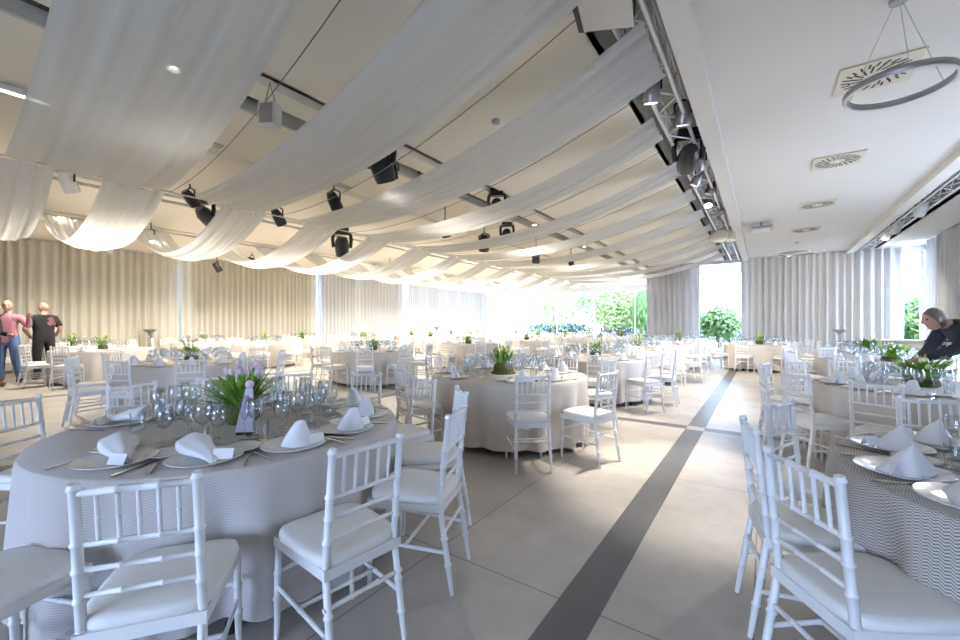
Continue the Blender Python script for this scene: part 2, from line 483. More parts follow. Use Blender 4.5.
# ------------------------------------------------------------------ tableware
def shell(outer, wallt=.0016):
    inner = [(max(r - wallt, .0008), z) for r, z in outer]
    return inner
def wine_glass_mb(n=16, s=1.0):
    out = [(.0005, .0), (.034, 0), (.034, .002), (.012, .006), (.0045, .014), (.0038, .05), (.0042, .092), (.012, .101), (.030, .118), (.039, .140), (.0405, .160), (.037, .190), (.0335, .215)]
    inn = [(.0320, .215), (.0355, .190), (.039, .160), (.0375, .140), (.0285, .1195), (.010, .104), (.0005, .1025)]
    return MB().lathe([(r * s, z * s) for r, z in out + inn], n)
def flute_mb(n=14):
    out = [(.0005, 0), (.031, 0), (.031, .002), (.009, .006), (.004, .016), (.0036, .08), (.006, .098), (.016, .12), (.0235, .155), (.0245, .185), (.022, .235)]
    inn = [(.0207, .235), (.0232, .185), (.022, .155), (.0147, .121), (.004, .102), (.0005, .1005)]
    return MB().lathe(out + inn, n)
def tumbler_mb(n=16):
    return MB().lathe([(.0005, 0), (.031, 0), (.034, .004), (.0375, .105), (.0360, .105), (.0325, .012), (.0005, .011)], n)
def plate_mb(r=.155, n=40):
    return MB().lathe([(.001, 0), (r * .6, 0), (r * .68, .004), (r * .97, .0125), (r, .015), (r * .985, .018), (r * .70, .0095), (r * .62, .006), (.001, .006)], n)
def napkin_cone():
    def f(u, v):
        a = 2 * pi * u
        if v < .85: q = v / .85; k = 1 - .62 * q ** 1.15; z = .112 * q
        else: q = (v - .85) / .15; k = .38 * sqrt(max(0, 1 - q * q)); z = .112 + .016 * q
        fold = 1 + .10 * max(0, cos(a * 2 + .6)) * (1 - v)
        x = .074 * k * cos(a) * fold + .016 * v * v; y = .056 * k * sin(a) * fold - .012 * v
        return (x, y, z + .005 * sin(3 * a) * (1 - v) * (1 if v > 0 else 0))
    mb = MB().grid(f, 28, 16, True)
    def fl(u, v):
        return (.03 + .075 * u - .02 * v, -.05 * (1 - u * .4) * (1 - 2 * v) * .8, .003 + .045 * (1 - u) ** 1.5 * (1 - abs(2 * v - 1) ** 1.5) + .003)
    mb.grid(fl, 8, 8)
    return mb
def napkin_lying():
    def f(u, v):
        a = 2 * pi * u; t = v
        if v > .9: q = (v - .9) / .1; t = .9; k = .92 * sqrt(max(0, 1 - q * q * .97)); add = .018 * q
        else: k = .06 + .94 * (t / .9) ** .8; add = 0
        x = (.078 * k) * cos(a) + .012 * sin(t * 6); y = -.125 + .26 * t + add + .03 * k * sin(a) * (.4 + .6 * t)
        z = .045 * k * (1 + sin(a)) + .004 * sin(5 * a) * k + .008 * t
        return (x, y, max(0, z))
    return MB().grid(f, 30, 16, True)
def napkin_tent():
    def f(u, v):
        a = 2 * pi * u; k = (1 - v)
        q = abs(cos(a)) ** .55, abs(sin(a)) ** .55
        x = math.copysign(q[0], cos(a)) * .135 * k; y = math.copysign(q[1], sin(a)) * .075 * k + .02 * v
        crease = .012 * exp_(-((a - pi * 1.5) * 2.2) ** 2) * sin(pi * v)
        return (x, y - crease, .118 * v ** 1.12 + .004 * sin(4 * a) * k * v)
    def exp_(q): return math.exp(q)
    return MB().grid(f, 36, 12, True)
def fork_mb():
    mb = MB()
    mb.path([(0, -.095, .003), (0, -.04, .004), (0, .03, .006), (0, .05, .005)], [.0055, .0035, .003, .006], 6)
    for k in (-1.5, -.5, .5, 1.5): mb.path([(k * .0025, .048, .005), (k * .0042, .062, .004), (k * .0042, .098, .005)], .0016, 5)
    mb.box((0, .056, .0045), (.017, .018, .002)); return mb
def knife_mb():
    mb = MB(); mb.path([(0, -.11, .004), (0, -.05, .005), (0, .0, .004)], [.006, .0055, .004], 6)
    mb.grid(lambda u, v: ((u - .5) * .019 * (1 - .55 * max(0, v - .7) / .3), .0 + .115 * v, .0045 + .001 * (u - .5)), 4, 6)
    mb.grid(lambda u, v: ((u - .5) * .019 * (1 - .55 * max(0, v - .7) / .3), .0 + .115 * v, .0030), 4, 6)
    return mb
def card_mb():
    mb = MB()
    for s in (-1, 1): mb.box((0, s * .0105, .022), (.085, .0012, .048), Matrix.Rotation(s * radians(25), 3, 'X'))
    return mb
def simple(name, mbf, m, ang=50):
    return lambda: mbf().build(name, m, None, True, ang)

ORD = 'first second third fourth fifth sixth seventh eighth ninth tenth eleventh twelfth'.split()
ZT_ = .757        # top of the cloth
TABLES = []
def cloth_mb(nseg, seed, folds=15, hem=.055):
    rnd = random.Random(seed); ph = [rnd.uniform(0, 6.28) for _ in range(6)]; R = .94
    def f(u, v):
        a = 2 * pi * u; j = round(v * 16)
        if j <= 4: r = R * j / 4; return (r * cos(a), r * sin(a), ZT_)
        t = (0, .012, .04, .085, .14, .21, .3, .4, .52, .65, .78, .9, 1)[j - 4]
        w = .5 * sin(folds * a + ph[0] + .9 * sin(2 * a + ph[1])) + .3 * sin((folds * 2 - 5) * a + ph[2]) + .35 * sin(5 * a + ph[3])
        g = min(1, t * 1.7)
        r = R + .012 * min(1, t * 40) + (-.006 + .066 * w) * g
        z = ZT_ - (ZT_ - hem) * t
        z += .02 * sin(3 * a + ph[4]) * g * t
        return (r * cos(a), r * sin(a), z)
    return MB().grid(f, nseg, 16, True)

def leaf(mb, base, az, length, width, lean, droop, twist=0, n=6):
    d = Vector((cos(az), sin(az), 0)); sd = Vector((-sin(az), cos(az), 0))
    def f(u, v):
        t = v
        h = length * (sin(lean) * t - droop * t * t * .6); o = length * (cos(lean) * t + droop * t * t * .35)
        w = width * (sin(pi * min(1, t * .93 + .07)) ** .7) * (u - .5)
        p = Vector(base) + d * o + Vector((0, 0, h)) + sd * w + d * (-.25 * width * (1 - (2 * u - 1) ** 2) * .6)
        return tuple(p)
    mb.grid(f, 2, n)
def bud(mb, c, r, h, tilt=(0, 0)):
    pr = [(.25, 0), (.8, .2), (1, .45), (.85, .75), (.35, 1)]
    b = len(mb.v); mb.lathe([(r * a, h * z) for a, z in pr], 8)
    m = Matrix.Rotation(tilt[0], 3, 'X') @ Matrix.Rotation(tilt[1], 3, 'Y')
    for i in range(b, len(mb.v)): q = m @ Vector(mb.v[i]); mb.v[i] = (c[0] + q.x, c[1] + q.y, c[2] + q.z)
def arrangement(kind, seed, lod):
    rnd = random.Random(seed)
    root = empty('tulip_centrepiece')
    pot = MB(); lv = MB(); bl = MB(); st = MB()
    if kind == 'pink':
        pot.lathe([(.001, 0), (.075, 0), (.10, .03), (.11, .10), (.095, .13), (.001, .135)], 18)
        for k in range(95):
            leaf(lv, (rnd.uniform(-.05, .05), rnd.uniform(-.05, .05), .08), rnd.uniform(0, 6.28), rnd.uniform(.22, .34), .028, rnd.uniform(.5, 1.35), rnd.uniform(.05, .5))
        for k in range(13):
            a = rnd.uniform(0, 6.28); q = rnd.uniform(.03, .15); h = rnd.uniform(.29, .365) - q * .25
            c = (q * cos(a), q * sin(a), h); st.path([(q * .2 * cos(a), q * .2 * sin(a), .1), (q * .6 * cos(a), q * .6 * sin(a), h * .7), c], .003, 5)
            bud(bl, c, .019, .05, (-sin(a) * .5, cos(a) * .5))
        bm, lm = M_pink, M_leaf
    elif kind == 'moss':
        pot.lathe([(.001, 0), (.15, .0), (.165, .012), (.13, .02), (.125, .06), (.115, .11), (.08, .135), (.001, .14)], 22)
        for k in range(34):
            leaf(lv, (rnd.uniform(-.06, .06), rnd.uniform(-.06, .06), .11), rnd.uniform(0, 6.28), rnd.uniform(.16, .25), .042, rnd.uniform(.75, 1.5), rnd.uniform(.0, .35))
        for k in range(9):
            a = rnd.uniform(0, 6.28); q = rnd.uniform(.02, .11); h = rnd.uniform(.25, .31)
            c = (q * cos(a), q * sin(a), h); st.path([(q * .3 * cos(a), q * .3 * sin(a), .1), c], .005, 5); bud(bl, c, .018, .06, (-sin(a) * .25, cos(a) * .25))
        bm, lm = M_leafl, M_leaf
    elif kind == 'spread':
        pot.lathe([(.001, 0), (.12, 0), (.14, .02), (.12, .07), (.001, .085)], 20)
        for k in range(120):
            leaf(lv, (rnd.uniform(-.08, .08), rnd.uniform(-.08, .08), .06), rnd.uniform(0, 6.28), rnd.uniform(.20, .33), .05, rnd.uniform(.35, 1.25), rnd.uniform(.1, .5))
        for k in range(5):
            a = rnd.uniform(0, 6.28); q = rnd.uniform(.04, .2); h = rnd.uniform(.2, .29) - q * .25
            c = (q * cos(a), q * sin(a), h); st.path([(q * .4 * cos(a), q * .4 * sin(a), .08), c], .005, 5); bud(bl, c, .02, .06, (-sin(a) * .8, cos(a) * .8))
        bm, lm = M_cream, M_leaf
    else:
        pot.lathe([(.001, 0), (.09, 0), (.10, .03), (.10, .10), (.001, .115)], 10)
        for k in range(20 if lod else 34):
            leaf(lv, (rnd.uniform(-.05, .05), rnd.uniform(-.05, .05), .08), rnd.uniform(0, 6.28), rnd.uniform(.17, .26), .05, rnd.uniform(.6, 1.4), rnd.uniform(.05, .4), n=4)
        for k in range(7):
            a = rnd.uniform(0, 6.28); q = rnd.uniform(.03, .13); h = rnd.uniform(.26, .33)
            c = (q * cos(a), q * sin(a), h); st.path([(q * .3 * cos(a), q * .3 * sin(a), .1), c], .004, 4); bud(bl, c, .022, .06, (-sin(a) * .4, cos(a) * .4))
        bm, lm = (M_cream if kind == 'cream' else M_leafl), M_leaf
    pot.build('moss_pot', M_moss, root); lv.build('leaves', lm, root, True, 180)
    st.build('stems', M_stem, root)
    bl.build('blossoms', bm, root, True, 180)
    return root

GLASS_R = {'near': .50, 'mid': .52, 'far': .55}
def table(x, y, phrase, lod, seats, flower=None, cloth=M_clothB, fl_label=None, seed=0, skipset=(), tent=False, tl=None, rad={}, nochair=()):
    rnd = random.Random(seed * 13 + 5)
    c = Vector((x, y, 0))
    root = empty('round_table', (x, y, 0))
    tag(root, 'round folding banquet table hidden under the cloth of the ' + phrase if tl is None else tl, 'table', 'round banquet tables')
    MB().lathe([(.001, .725), (.93, .725), (.935, .735), (.93, .752), (.001, .752)], 48 if lod == 'near' else 24).build('tabletop', M_tablew, root)
    for k in range(4):
        a = pi / 4 + k * pi / 2 + .3
        lg = MB().path([(.84 * cos(a), .84 * sin(a), .03), (.78 * cos(a), .78 * sin(a), .725)], .018, 8).build('table_leg', M_blackm, root)
        MB().lathe([(.001, 0), (.028, 0), (.03, .015), (.024, .045), (.001, .05)], 10, (.84 * cos(a), .84 * sin(a), 0)).build('foot', M_black, lg)
    cl = cloth_mb({'near': 220, 'mid': 120, 'far': 72}[lod], seed, hem={'near': .07}.get(lod, .06)).build('tablecloth', cloth, None, True, 60)
    cl.location = (x, y, 0)
    tag(cl, 'beige draped tablecloth hanging in folds on the ' + phrase, 'tablecloth', 'tablecloths')
    ac = atan2(-y, -x)
    order = sorted(seats, key=lambda a: (ac - radians(a)) % (2 * pi))
    for k, deg in enumerate([d for d in order if d not in nochair]):
        a = radians(deg); od = ORD[min(k, 11)]
        pos = '%s clockwise from the camera side of the %s' % (od, phrase)
        r = 1.19 + rnd.uniform(-.03, .05) * (0 if lod == 'near' else 1)
        r = rad.get(deg, r)
        ch = proto('chair_' + lod, {'near': lambda: narrow(chair_full()), 'mid': lambda: narrow(chair_mid()), 'far': lambda: narrow(chair_far())}[lod])
        ja = 0 if lod == 'near' else rnd.uniform(-.12, .12)
        ch.location = c + Vector((r * cos(a), r * sin(a), 0)); ch.rotation_euler = (0, 0, a + pi / 2 + ja)
        tag(ch, 'white spindle-back chair, ' + pos, 'chair', 'white chairs around the tables')
    for k, deg in enumerate(order):
        a = radians(deg); od = ORD[min(k, 11)]
        if deg in skipset: continue
        ps = 'at %s setting clockwise from camera side, %s' % (od, phrase)
        R = Matrix.Rotation(a + pi / 2, 3, 'Z')        # local +y looks to the table's centre
        def put(o, lx, r, z=ZT_, rz=0, label=None, cat=None, group=None):
            p = Vector((cos(a), sin(a), 0)) * r + R @ Vector((lx, 0, 0))
            o.location = (x + p.x, y + p.y, z); o.rotation_euler = (0, 0, a + pi / 2 + rz)
            tag(o, label, cat, group); return o
        g = ' on the ' + phrase
        zp = ZT_ + .0005
        if lod != 'far':
            put(proto('plate', simple('charger_plate', plate_mb, M_plate)), 0, .745, zp, 0, 'pale charger plate ' + ps, 'plate', 'charger plates' + g)
        ly = seed == 1 and deg in (163, 187, 216, 294, -36)
        nk = 'napkin_tent' if tent else 'napkin_lying' if ly else 'napkin_cone'
        nap = proto(nk, simple('folded_napkin', napkin_tent if tent else napkin_lying if ly else napkin_cone, M_napkin, 180))
        put(nap, rnd.uniform(-.02, .02), .745 + rnd.uniform(-.02, .02), zp + (.0065 if lod != 'far' else 0), rnd.uniform(-.9, .9), ('loosely rolled white napkin ' if ly else 'upright white napkin ') + ps, 'napkin', 'folded napkins' + g)
        if lod == 'near':
            put(proto('bread', simple('bread_plate', lambda: plate_mb(.085, 28), M_plate)), -.19, .62, zp, 0, 'small pale side plate ' + ps, 'plate', 'side plates' + g)
            put(proto('fork', simple('fork', fork_mb, M_steel)), -.175, .80, zp, rnd.uniform(-.1, .1), 'steel fork ' + ps, 'fork', 'forks' + g)
            put(proto('knife', simple('knife', knife_mb, M_steel)), .178, .80, zp, rnd.uniform(-.1, .1), 'steel knife ' + ps, 'knife', 'knives' + g)
            put(proto('card', simple('place_card', card_mb, M_card)), .085, .80, zp + .014, pi + rnd.uniform(-.3, .3), 'white place card ' + ps, 'place card', 'place cards' + g)
            put(proto('redw', simple('red_wine_glass', lambda: wine_glass_mb(18, .97), M_glass, 180)), -.05 + rnd.uniform(-.02, .02), .37 + rnd.uniform(-.03, .02), zp, 0, 'second wine glass ' + ps, 'wine glass', 'second wine glasses' + g)
            put(proto('tumbler', simple('tumbler', tumbler_mb, M_glass)), rnd.uniform(.17, .2), .50, zp, 0, 'short clear tumbler ' + ps, 'tumbler', 'tumblers' + g)
        gr = {'near': .53, 'mid': .53, 'far': .58}[lod]
        ns = {'near': 18, 'mid': 10, 'far': 8}[lod]
        same = lod == 'far'
        q = g if same else ' ' + ps
        if lod == 'mid': put(proto('redwm', simple('red_wine_glass', lambda: wine_glass_mb(10, 1.07), M_glass, 180)), -.03 + rnd.uniform(-.03, .03), .36 + rnd.uniform(-.04, .03), zp, 0, 'second wine glass ' + ps, 'wine glass', 'second wine glasses' + g)
        put(proto('wine' + lod, simple('wine_glass', lambda: wine_glass_mb(ns, .95), M_glass, 180)), rnd.uniform(-.01, .03), gr, zp, 0, 'clear stemmed wine glass' + q, 'wine glass', 'wine glasses' + g)
        put(proto('water' + lod, simple('water_goblet', lambda: wine_glass_mb(ns, 1.04), M_glass, 180)), -.085 + rnd.uniform(-.01, .01), gr - .06 + rnd.uniform(-.02, .02), zp, 0, 'large clear water goblet' + q, 'goblet', 'water goblets' + g)
        put(proto('flute' + lod, simple('champagne_flute', lambda: flute_mb(ns), M_glass, 180)), .09 + rnd.uniform(-.01, .01), gr - .08 + rnd.uniform(-.03, .02), zp, 0, 'tall clear champagne flute' + q, 'flute', 'champagne flutes' + g)
    if flower:
        key = flower if flower in ('pink', 'moss', 'spread') else flower + lod + str(seed % 3)
        if key not in PROTO:
            o = arrangement(flower, seed + 40, lod == 'far'); PROTO[key] = [o, True]
        else: o = dup(PROTO[key][0])
        fx, fy = {'moss': (-.08, 0), 'spread': (-.08, .12)}.get(flower, (0, 0)) if lod == 'near' else (0, 0)
        o.location = (x + fx, y + fy, ZT_ + .0005); o.rotation_euler = (0, 0, rnd.uniform(0, 6))
        tag(o, fl_label or ('green tulip arrangement in a moss pot on the ' + phrase), 'flower arrangement', 'table centrepieces')
    return root

def ring(n, off, skip=()): return [off + 360.0 * k / n for k in range(n) if k not in skip]
# the four front tables
table(-2.71, 1.26, 'pink tulip table', 'near', [-36, -7, 21, 50, 79, 108, 137, 163, 187, 216, 294], 'pink', M_clothA, 'pink tulips with long green leaves in pot, lavender sign beside it', 1, tl='large round banquet table with pink tulips and lavender sign')
table(-2.62, 4.4, 'moss bowl table', 'near', [-115, -49.5, -16, 50, 82, 112, 142, 172, 203], 'moss', M_clothB, 'upright green tulip leaves in a brown moss bowl', 2, rad={-49.5: 1.11}, tl='round banquet table with moss bowl of tulips, beside the aisle')
table(1.21, 2.57, 'chevron cloth table', 'near', [215.5, 191, 156, 130, 106], None, M_clothC, None, 3, nochair=(130,), tent=True, rad={215.5: 1.13, 191: 1.06, 156: 1.01, 106: 1.02}, tl='round banquet table under dark chevron cloth, close to camera')
table(1.38, 5.77, "bending man's table", 'near', [243, 217, 190, 164, 138, 112, 275, 305], 'spread', M_clothB, 'wide low spray of green leaves under the bending man\'s hand', 4, tl='round banquet table that the bending man reaches over')
# mid tables
table(-7.72, 2.8, 'first middle-row table', 'mid', ring(11, -20), 'pinkish' if 0 else 'cream', M_clothB, 'pinkish cream tulips on the first middle-row table', 5)
table(-7.7, 6.58, 'second middle-row table', 'mid', ring(10, -48), 'cream', M_clothB, None, 6)
table(-2.6, 7.55, 'third aisle table', 'mid', ring(10, -70), 'cream', M_clothB, None, 7)
table(-2.6, 10.65, 'fourth aisle table', 'mid', ring(9, -80), 'green', M_clothB, None, 8)
table(-2.65, 13.8, 'fifth aisle table', 'mid', ring(8, -75), None, M_clothB, None, 9)
table(1.75, 9.5, 'table behind bending man', 'mid', ring(9, 160), 'spread', M_clothB, 'low leafy spray on the table behind the bending man', 10)
table(1.95, 12.75, 'second table behind bending man', 'mid', ring(8, 190), 'spread', M_clothB, 'low leafy spray on the second table behind the bending man', 11)
table(-.1, 15.1, 'lone table before grey curtain', 'mid', ring(8, -62), 'green', M_clothB, None, 12)
table(-13.35, 2.95, "standing men's table", 'mid', ring(9, -40, (3, 4)), 'green', M_clothB, None, 13)
table(-7.75, 10.5, 'third middle-row table', 'mid', ring(8, -40), 'green', M_clothB, None, 14)
table(-13.5, 7.0, 'second table past the men', 'mid', ring(8, -30), 'green', M_clothB, None, 15)
# far tables
far = [(-2.65, 16.9, 'sixth aisle table'), (-7.75, 14.4, 'fourth middle-row table'), (-7.75, 18.3, 'fifth middle-row table'),
       (-13.4, 11.0, 'third table past the men'), (-13.4, 15.0, 'fourth table past the men'), (-13.4, 19.0, 'fifth table past the men'),
       (-16.15, 2.9, 'first beige-curtain table'), (-16.1, 6.2, 'second beige-curtain table'), (-16.1, 9.9, 'third beige-curtain table'),
       (-16.1, 13.1, 'fourth beige-curtain table'), (-16.1, 16.5, 'fifth beige-curtain table'), (-16.1, 20.0, 'sixth beige-curtain table'),
       (-5.3, 15.9, 'first garden-window table'), (-5.8, 20.7, 'second garden-window table'), (-10.4, 20.6, 'third garden-window table'), (-8.2, 22.6, 'fourth garden-window table'), (-13.3, 23.2, 'fifth garden-window table')]
for i, (x, y, ph) in enumerate(far):
    table(x, y, ph, 'far', ring(8, -50 + 17 * i), ('green', 'cream')[i % 2], M_clothB, None, 20 + i)

# table sign on the pink tulip table
sg = empty('table_sign', tuple(at(246, 434, ZT_)), YAW + .15); sg.location.z = ZT_ + .0005; sg.scale = (1.25, 1.25, 1.2)
mb = MB(); mb.grid(lambda u, v: ((u - .5) * (.085 - .055 * v), -.012 + .05 * v, .012 + .20 * v), 2, 4); mb.grid(lambda u, v: ((u - .5) * (.085 - .055 * v), -.009 + .05 * v, .012 + .20 * v), 2, 4); mb.build('card_panel', M_lav, sg)
MB().box((0, .01, .006), (.07, .06, .012)).build('card_base', M_dkwood, sg)
MB().sphere((0, .04, .228), (.02, .014, .02)).build('flower_head', M_pink, sg)
tag(sg, 'tapered lavender table sign with a pink flower tip beside the tulips', 'table sign')

# ------------------------------------------------------------------ ceiling drapes
def drape(k, bay):
    if bay == 1:
        A = Vector((-.80 if k < 3 else -1.08, .80 + 1.56 * k, 3.83)); B = Vector((-7.6, 1.6 + 1.70 * k, 3.43)); s = .40; w0, w1 = (.95 if k < 3 else .66), 1.0; n = 30
        if k == 0: w0, w1 = .82, 1.66
    else:
        ua = .85 if k < 0 else 2.05 + 1.55 * k
        A = Vector((-7.6, ua, 3.43)); B = Vector((-13.3, ua + .25, 3.88)); s = .84; w0, w1 = .72, .85; n = 26
    rnd = random.Random(k * 7 + bay); ph = [rnd.uniform(0, 6.28) for _ in range(5)]; m = 36
    def f(u, v):
        t = v; p = A.lerp(B, t); w = w0 + (w1 - w0) * t
        sag = 4 * s * t * (1 - t) * (1 + (.25 * (1 - 2 * t) if bay == 1 else 0))
        q = u - .5
        fold = .010 * sin(u * 40 + ph[0] + .8 * sin(3 * t + ph[3])) + .007 * sin(u * 71 + ph[1] + 2 * t) + .012 * sin(u * 17 + ph[2])
        amp = .45 + (.9 if bay == 2 else .8) * abs(2 * t - 1) ** 1.5 + .5 * t
        z = p.z - sag * (1 - .10 * (4 * q * q)) + fold * amp - .03 * (1 - 4 * q * q)
        return (p.x, p.y + q * w, z)
    o = MB().grid(f, m, n).build('ceiling_drape', M_drape, None, True, 180)
    tag(o, ('white voile drape hung from the truss, %s counted from the camera' if bay == 1 else 'white voile drape in the bay by the beige curtain, %s from the camera') % ((ORD + ['thirteenth', 'fourteenth'])[k + 1]), 'drape', 'white ceiling drapes')
for k in range(-1, 11): drape(k, 1)
for k in range(-1, 13): drape(k, 2)
for k in range(0, 12):
    a = Vector((-1.22, 1.58 + 1.56 * k, 3.84)); b = Vector((-7.6, 2.45 + 1.7 * k, 3.43))
    pts = [a.lerp(b, t / 14) - Vector((0, 0, .9 * .35 * 4 * t / 14 * (1 - t / 14))) for t in range(15)]
    o = MB().path(pts, .005, 5).build('hanging_cable', M_wire)
    tag(o, 'thin slack cable between ceiling drapes, %s from the camera' % ORD[min(k, 11)], 'cable', 'slack cables between drapes')
o = MB().path([(-7.6, -1, 3.435), (-7.6, 22, 3.435)], .012, 6).build('support_cable', M_wirew); tag(o, 'long pale wire carrying the drape ends along the hall', 'cable')
o = MB().path([(-13.3, -1, 3.885), (-13.3, 23, 3.885)], .008, 6).build('support_cable', M_wirew); tag(o, 'pale wire carrying drape ends beside the beige curtain', 'cable')

# ------------------------------------------------------------------ trusses and fixtures
def truss(v, z, u0, u1, label, w=.26):
    root = empty('lighting_truss', (v, 0, z)); h = w / 2
    for sx in (-1, 1):
        for sz in (-1, 1): MB().path([(sx * h, u0, sz * h), (sx * h, u1, sz * h)], .022, 8).build('chord', M_alu, root)
    mb = MB(); n = int((u1 - u0) / .32)
    for i in range(n):
        a, b = u0 + i * .32, u0 + (i + 1) * .32
        if i % 2: a, b = b, a
        for s in (-1, 1):
            mb.path([(s * h, a, -h), (s * h, b, h)], .009, 5); mb.path([(-h, a, s * h), (h, b, s * h)], .009, 5)
    mb.build('lattice', M_alu, root)
    for i in range(int((u1 - u0) / 2)):
        MB().path([(0, u0 + .5 + 2 * i, h), (0, u0 + .5 + 2 * i, 4.40 - z)], .008, 5).build('hanger', M_wire, root)
    tag(root, label, 'truss'); return root
truss(-.90, 3.99, UB + .3, UF - .3, 'aluminium lattice truss in the recess beside the drapes')
truss(2.79, 4.0, UB + .3, UF - .3, 'aluminium lattice truss in the recess near the side curtain')

def rotXZ(tilt, pan): return Matrix.Rotation(pan, 3, 'Z') @ Matrix.Rotation(tilt, 3, 'X')
def moving_head(p, s, label, pan=0, tilt=.6, lit=False, htop=None):
    """hung moving-head lamp: base, yoke with two arms, tapered head with a lens"""
    root = empty('moving_head_lamp', p, pan); zt = (htop if htop else HC) - p[2]
    mb = MB(); mb.box((0, 0, .29 * s), (.24 * s, .19 * s, .10 * s)); mb.path([(0, 0, .34 * s), (0, 0, zt)], .018, 6); mb.build('base', M_blackm, root)
    y = MB(); y.box((0, 0, .225 * s), (.32 * s, .10 * s, .04 * s))
    for q in (-1, 1): y.path([(q * .15 * s, 0, .225 * s), (q * .165 * s, 0, .12 * s), (q * .15 * s, 0, -.03 * s)], .032 * s, 8)
    y.build('yoke', M_blackm, root)
    R = Matrix.Rotation(tilt, 3, 'X')
    def tr(mb):
        mb.v = [tuple(R @ Vector(v)) for v in mb.v]; return mb
    hd = tr(MB().lathe([(.001, .17 * s), (.08 * s, .17 * s), (.115 * s, .10 * s), (.13 * s, 0), (.12 * s, -.12 * s), (.105 * s, -.20 * s), (.001, -.20 * s)], 16)).build('head', M_blackm, root)
    tr(MB().lathe([(.001, -.203 * s), (.085 * s, -.203 * s), (.085 * s, -.197 * s), (.001, -.197 * s)], 16)).build('lens', M_lampw if lit else M_steel, hd)
    tag(root, label, 'stage lamp', 'stage lamps'); return root
def par(p, s, label, pan=0, tilt=.7, lit=False, m=None, htop=None):
    root = empty('par_lamp', p, pan); zt = (htop if htop else HC) - p[2]
    mb = MB()
    for q in (-1, 1): mb.path([(q * .10 * s, 0, 0), (q * .10 * s, 0, .12 * s), (0, 0, .17 * s)], .009 * s + .004, 5)
    mb.path([(0, 0, .17 * s), (0, 0, zt)], .012, 6); mb.build('bracket', M_blackm, root)
    R = Matrix.Rotation(tilt, 3, 'X'); mm = m or M_blackm
    b = MB().lathe([(.001, .13 * s), (.055 * s, .13 * s), (.085 * s, .03 * s), (.09 * s, -.10 * s), (.085 * s, -.14 * s), (.075 * s, -.14 * s), (.07 * s, -.08 * s), (.001, -.08 * s)], 14)
    b.v = [tuple(R @ Vector(v)) for v in b.v]; hd = b.build('lamp_can', mm, root)
    l = MB().lathe([(.001, -.12 * s), (.074 * s, -.12 * s), (.074 * s, -.11 * s), (.001, -.11 * s)], 14); l.v = [tuple(R @ Vector(v)) for v in l.v]; l.build('lens', M_lampw if lit else M_steel, hd)
    tag(root, label, 'stage lamp', 'stage lamps'); return root
def P(px, py, z): return tuple(at(px, py, z))
moving_head(P(381, 163, 3.55), 1.25, 'big black moving-head lamp with a lit lens between the first drapes', .2, .5, False)
par(P(393, 171, 3.6), .8, 'small lit lamp glowing beside the big moving head', .6, .3, True)
moving_head(P(342, 246, 3.35), 1.35, 'black egg-shaped moving head hanging past the middle wire', .9, .35)
moving_head(P(206, 216, 3.5), 1.1, 'black moving head half hidden behind a drape near beige curtain', .4, .9)
par(P(190, 198, 3.65), 1.1, 'small black lamp beside the half hidden moving head', .3, .8)
par(P(334, 201, 3.5), 1.2, 'small black lamp hanging under the cable between drapes', .3, .7)
par(P(278, 217, 3.55), 1.2, 'small black lamp on the middle wire', .3, .7)
par(P(445, 230, 3.4), 1.1, 'tiny black lamp seen in front of the pale far drapes', 0, .4)
par(P(484, 243, 3.4), 1.5, 'black lamp can pointing straight down under a drape', 0, 0)
moving_head(P(497, 207, 3.62), 1.0, 'dark lamp tucked into the slot between the second drapes', .5, 1.2)
moving_head(P(507, 235, 3.6), 1.0, 'dark lamp peeking over a drape edge', .5, 1.2)
par(P(536, 257, 3.35), 1.3, 'small dark lamp can hanging farthest along the drapes', 0, 0)
par(P(571, 261, 3.4), 1.0, 'small dark lamp near the garden window top', 0, .3)
par(P(217, 267, 3.3), 1.2, 'little black lamp in front of the beige curtain top', 0, .6)
par(P(390, 268, 3.5), 1.2, 'little black lamp near the pale curtain top', 0, 1.0)
par(P(252, 261, 3.6), 1.3, 'little dark lamp over the second beige curtain', 0, 1.2)
par(P(68, 182, 3.7), 1.2, 'lit white lamp close to the ceiling by the beige curtain', .5, .5, True, M_white)
par(P(33, 212, 3.65), 1.2, 'lit white lamp behind the nearmost drape', .5, .6, True, M_white)
par(P(108, 249, 3.5), .9, 'lit small lamp over the standing men', .5, .5, True, M_white)
par(P(151, 235, 3.6), .9, 'lit small lamp past the standing men', .5, .5, True, M_white)
# lamps on the truss
moving_head((-.85, 6.24, 3.66), 1.1, 'big black moving head hanging from the truss', .3, 1.25, htop=3.96)
par((-.98, 4.62, 3.88), .95, 'lit white spotlight on the truss, closest to the camera', .4, .35, True, M_greym, htop=4.0)
par((-.78, 5.35, 3.88), .95, 'lit white spotlight on the truss just before the moving head', .4, .35, True, M_greym, htop=4.0)
for i, u in enumerate((7.0, 7.82, 8.6, 9.38, 10.16, 10.94)):
    par((-.80 - .12 * (i % 2), u, 3.86), .9, 'grey spotlight on the truss past the moving head, %s in line' % ORD[i], .3 + i, .5, i in (1, 3, 5), M_greym, htop=4.0)
rs = empty('round_speaker', (-.88, 12.45, 3.70)); rs.scale = (1.35, 1.35, 1.0); MB().box((.0, .12, .05), (.42, .2, .36)).build('cabinet', M_cream2, rs)
b = MB().lathe([(.001, .03), (.15, .03), (.17, .0), (.17, -.03), (.001, -.04)], 24); b.v = [tuple(Matrix.Rotation(radians(90), 3, 'X') @ Vector(v)) for v in b.v]; b.v = [(x, -abs(y) * 0 + y, z) for x, y, z in b.v]
rr = b.build('round_grille', M_groove, rs); rr.location = (-.05, 0, 0); MB().path([(0, .12, .2), (0, .12, .36)], .015, 6).build('bracket', M_blackm, rs)
tag(rs, 'cream speaker with a round grille at the truss end', 'speaker')
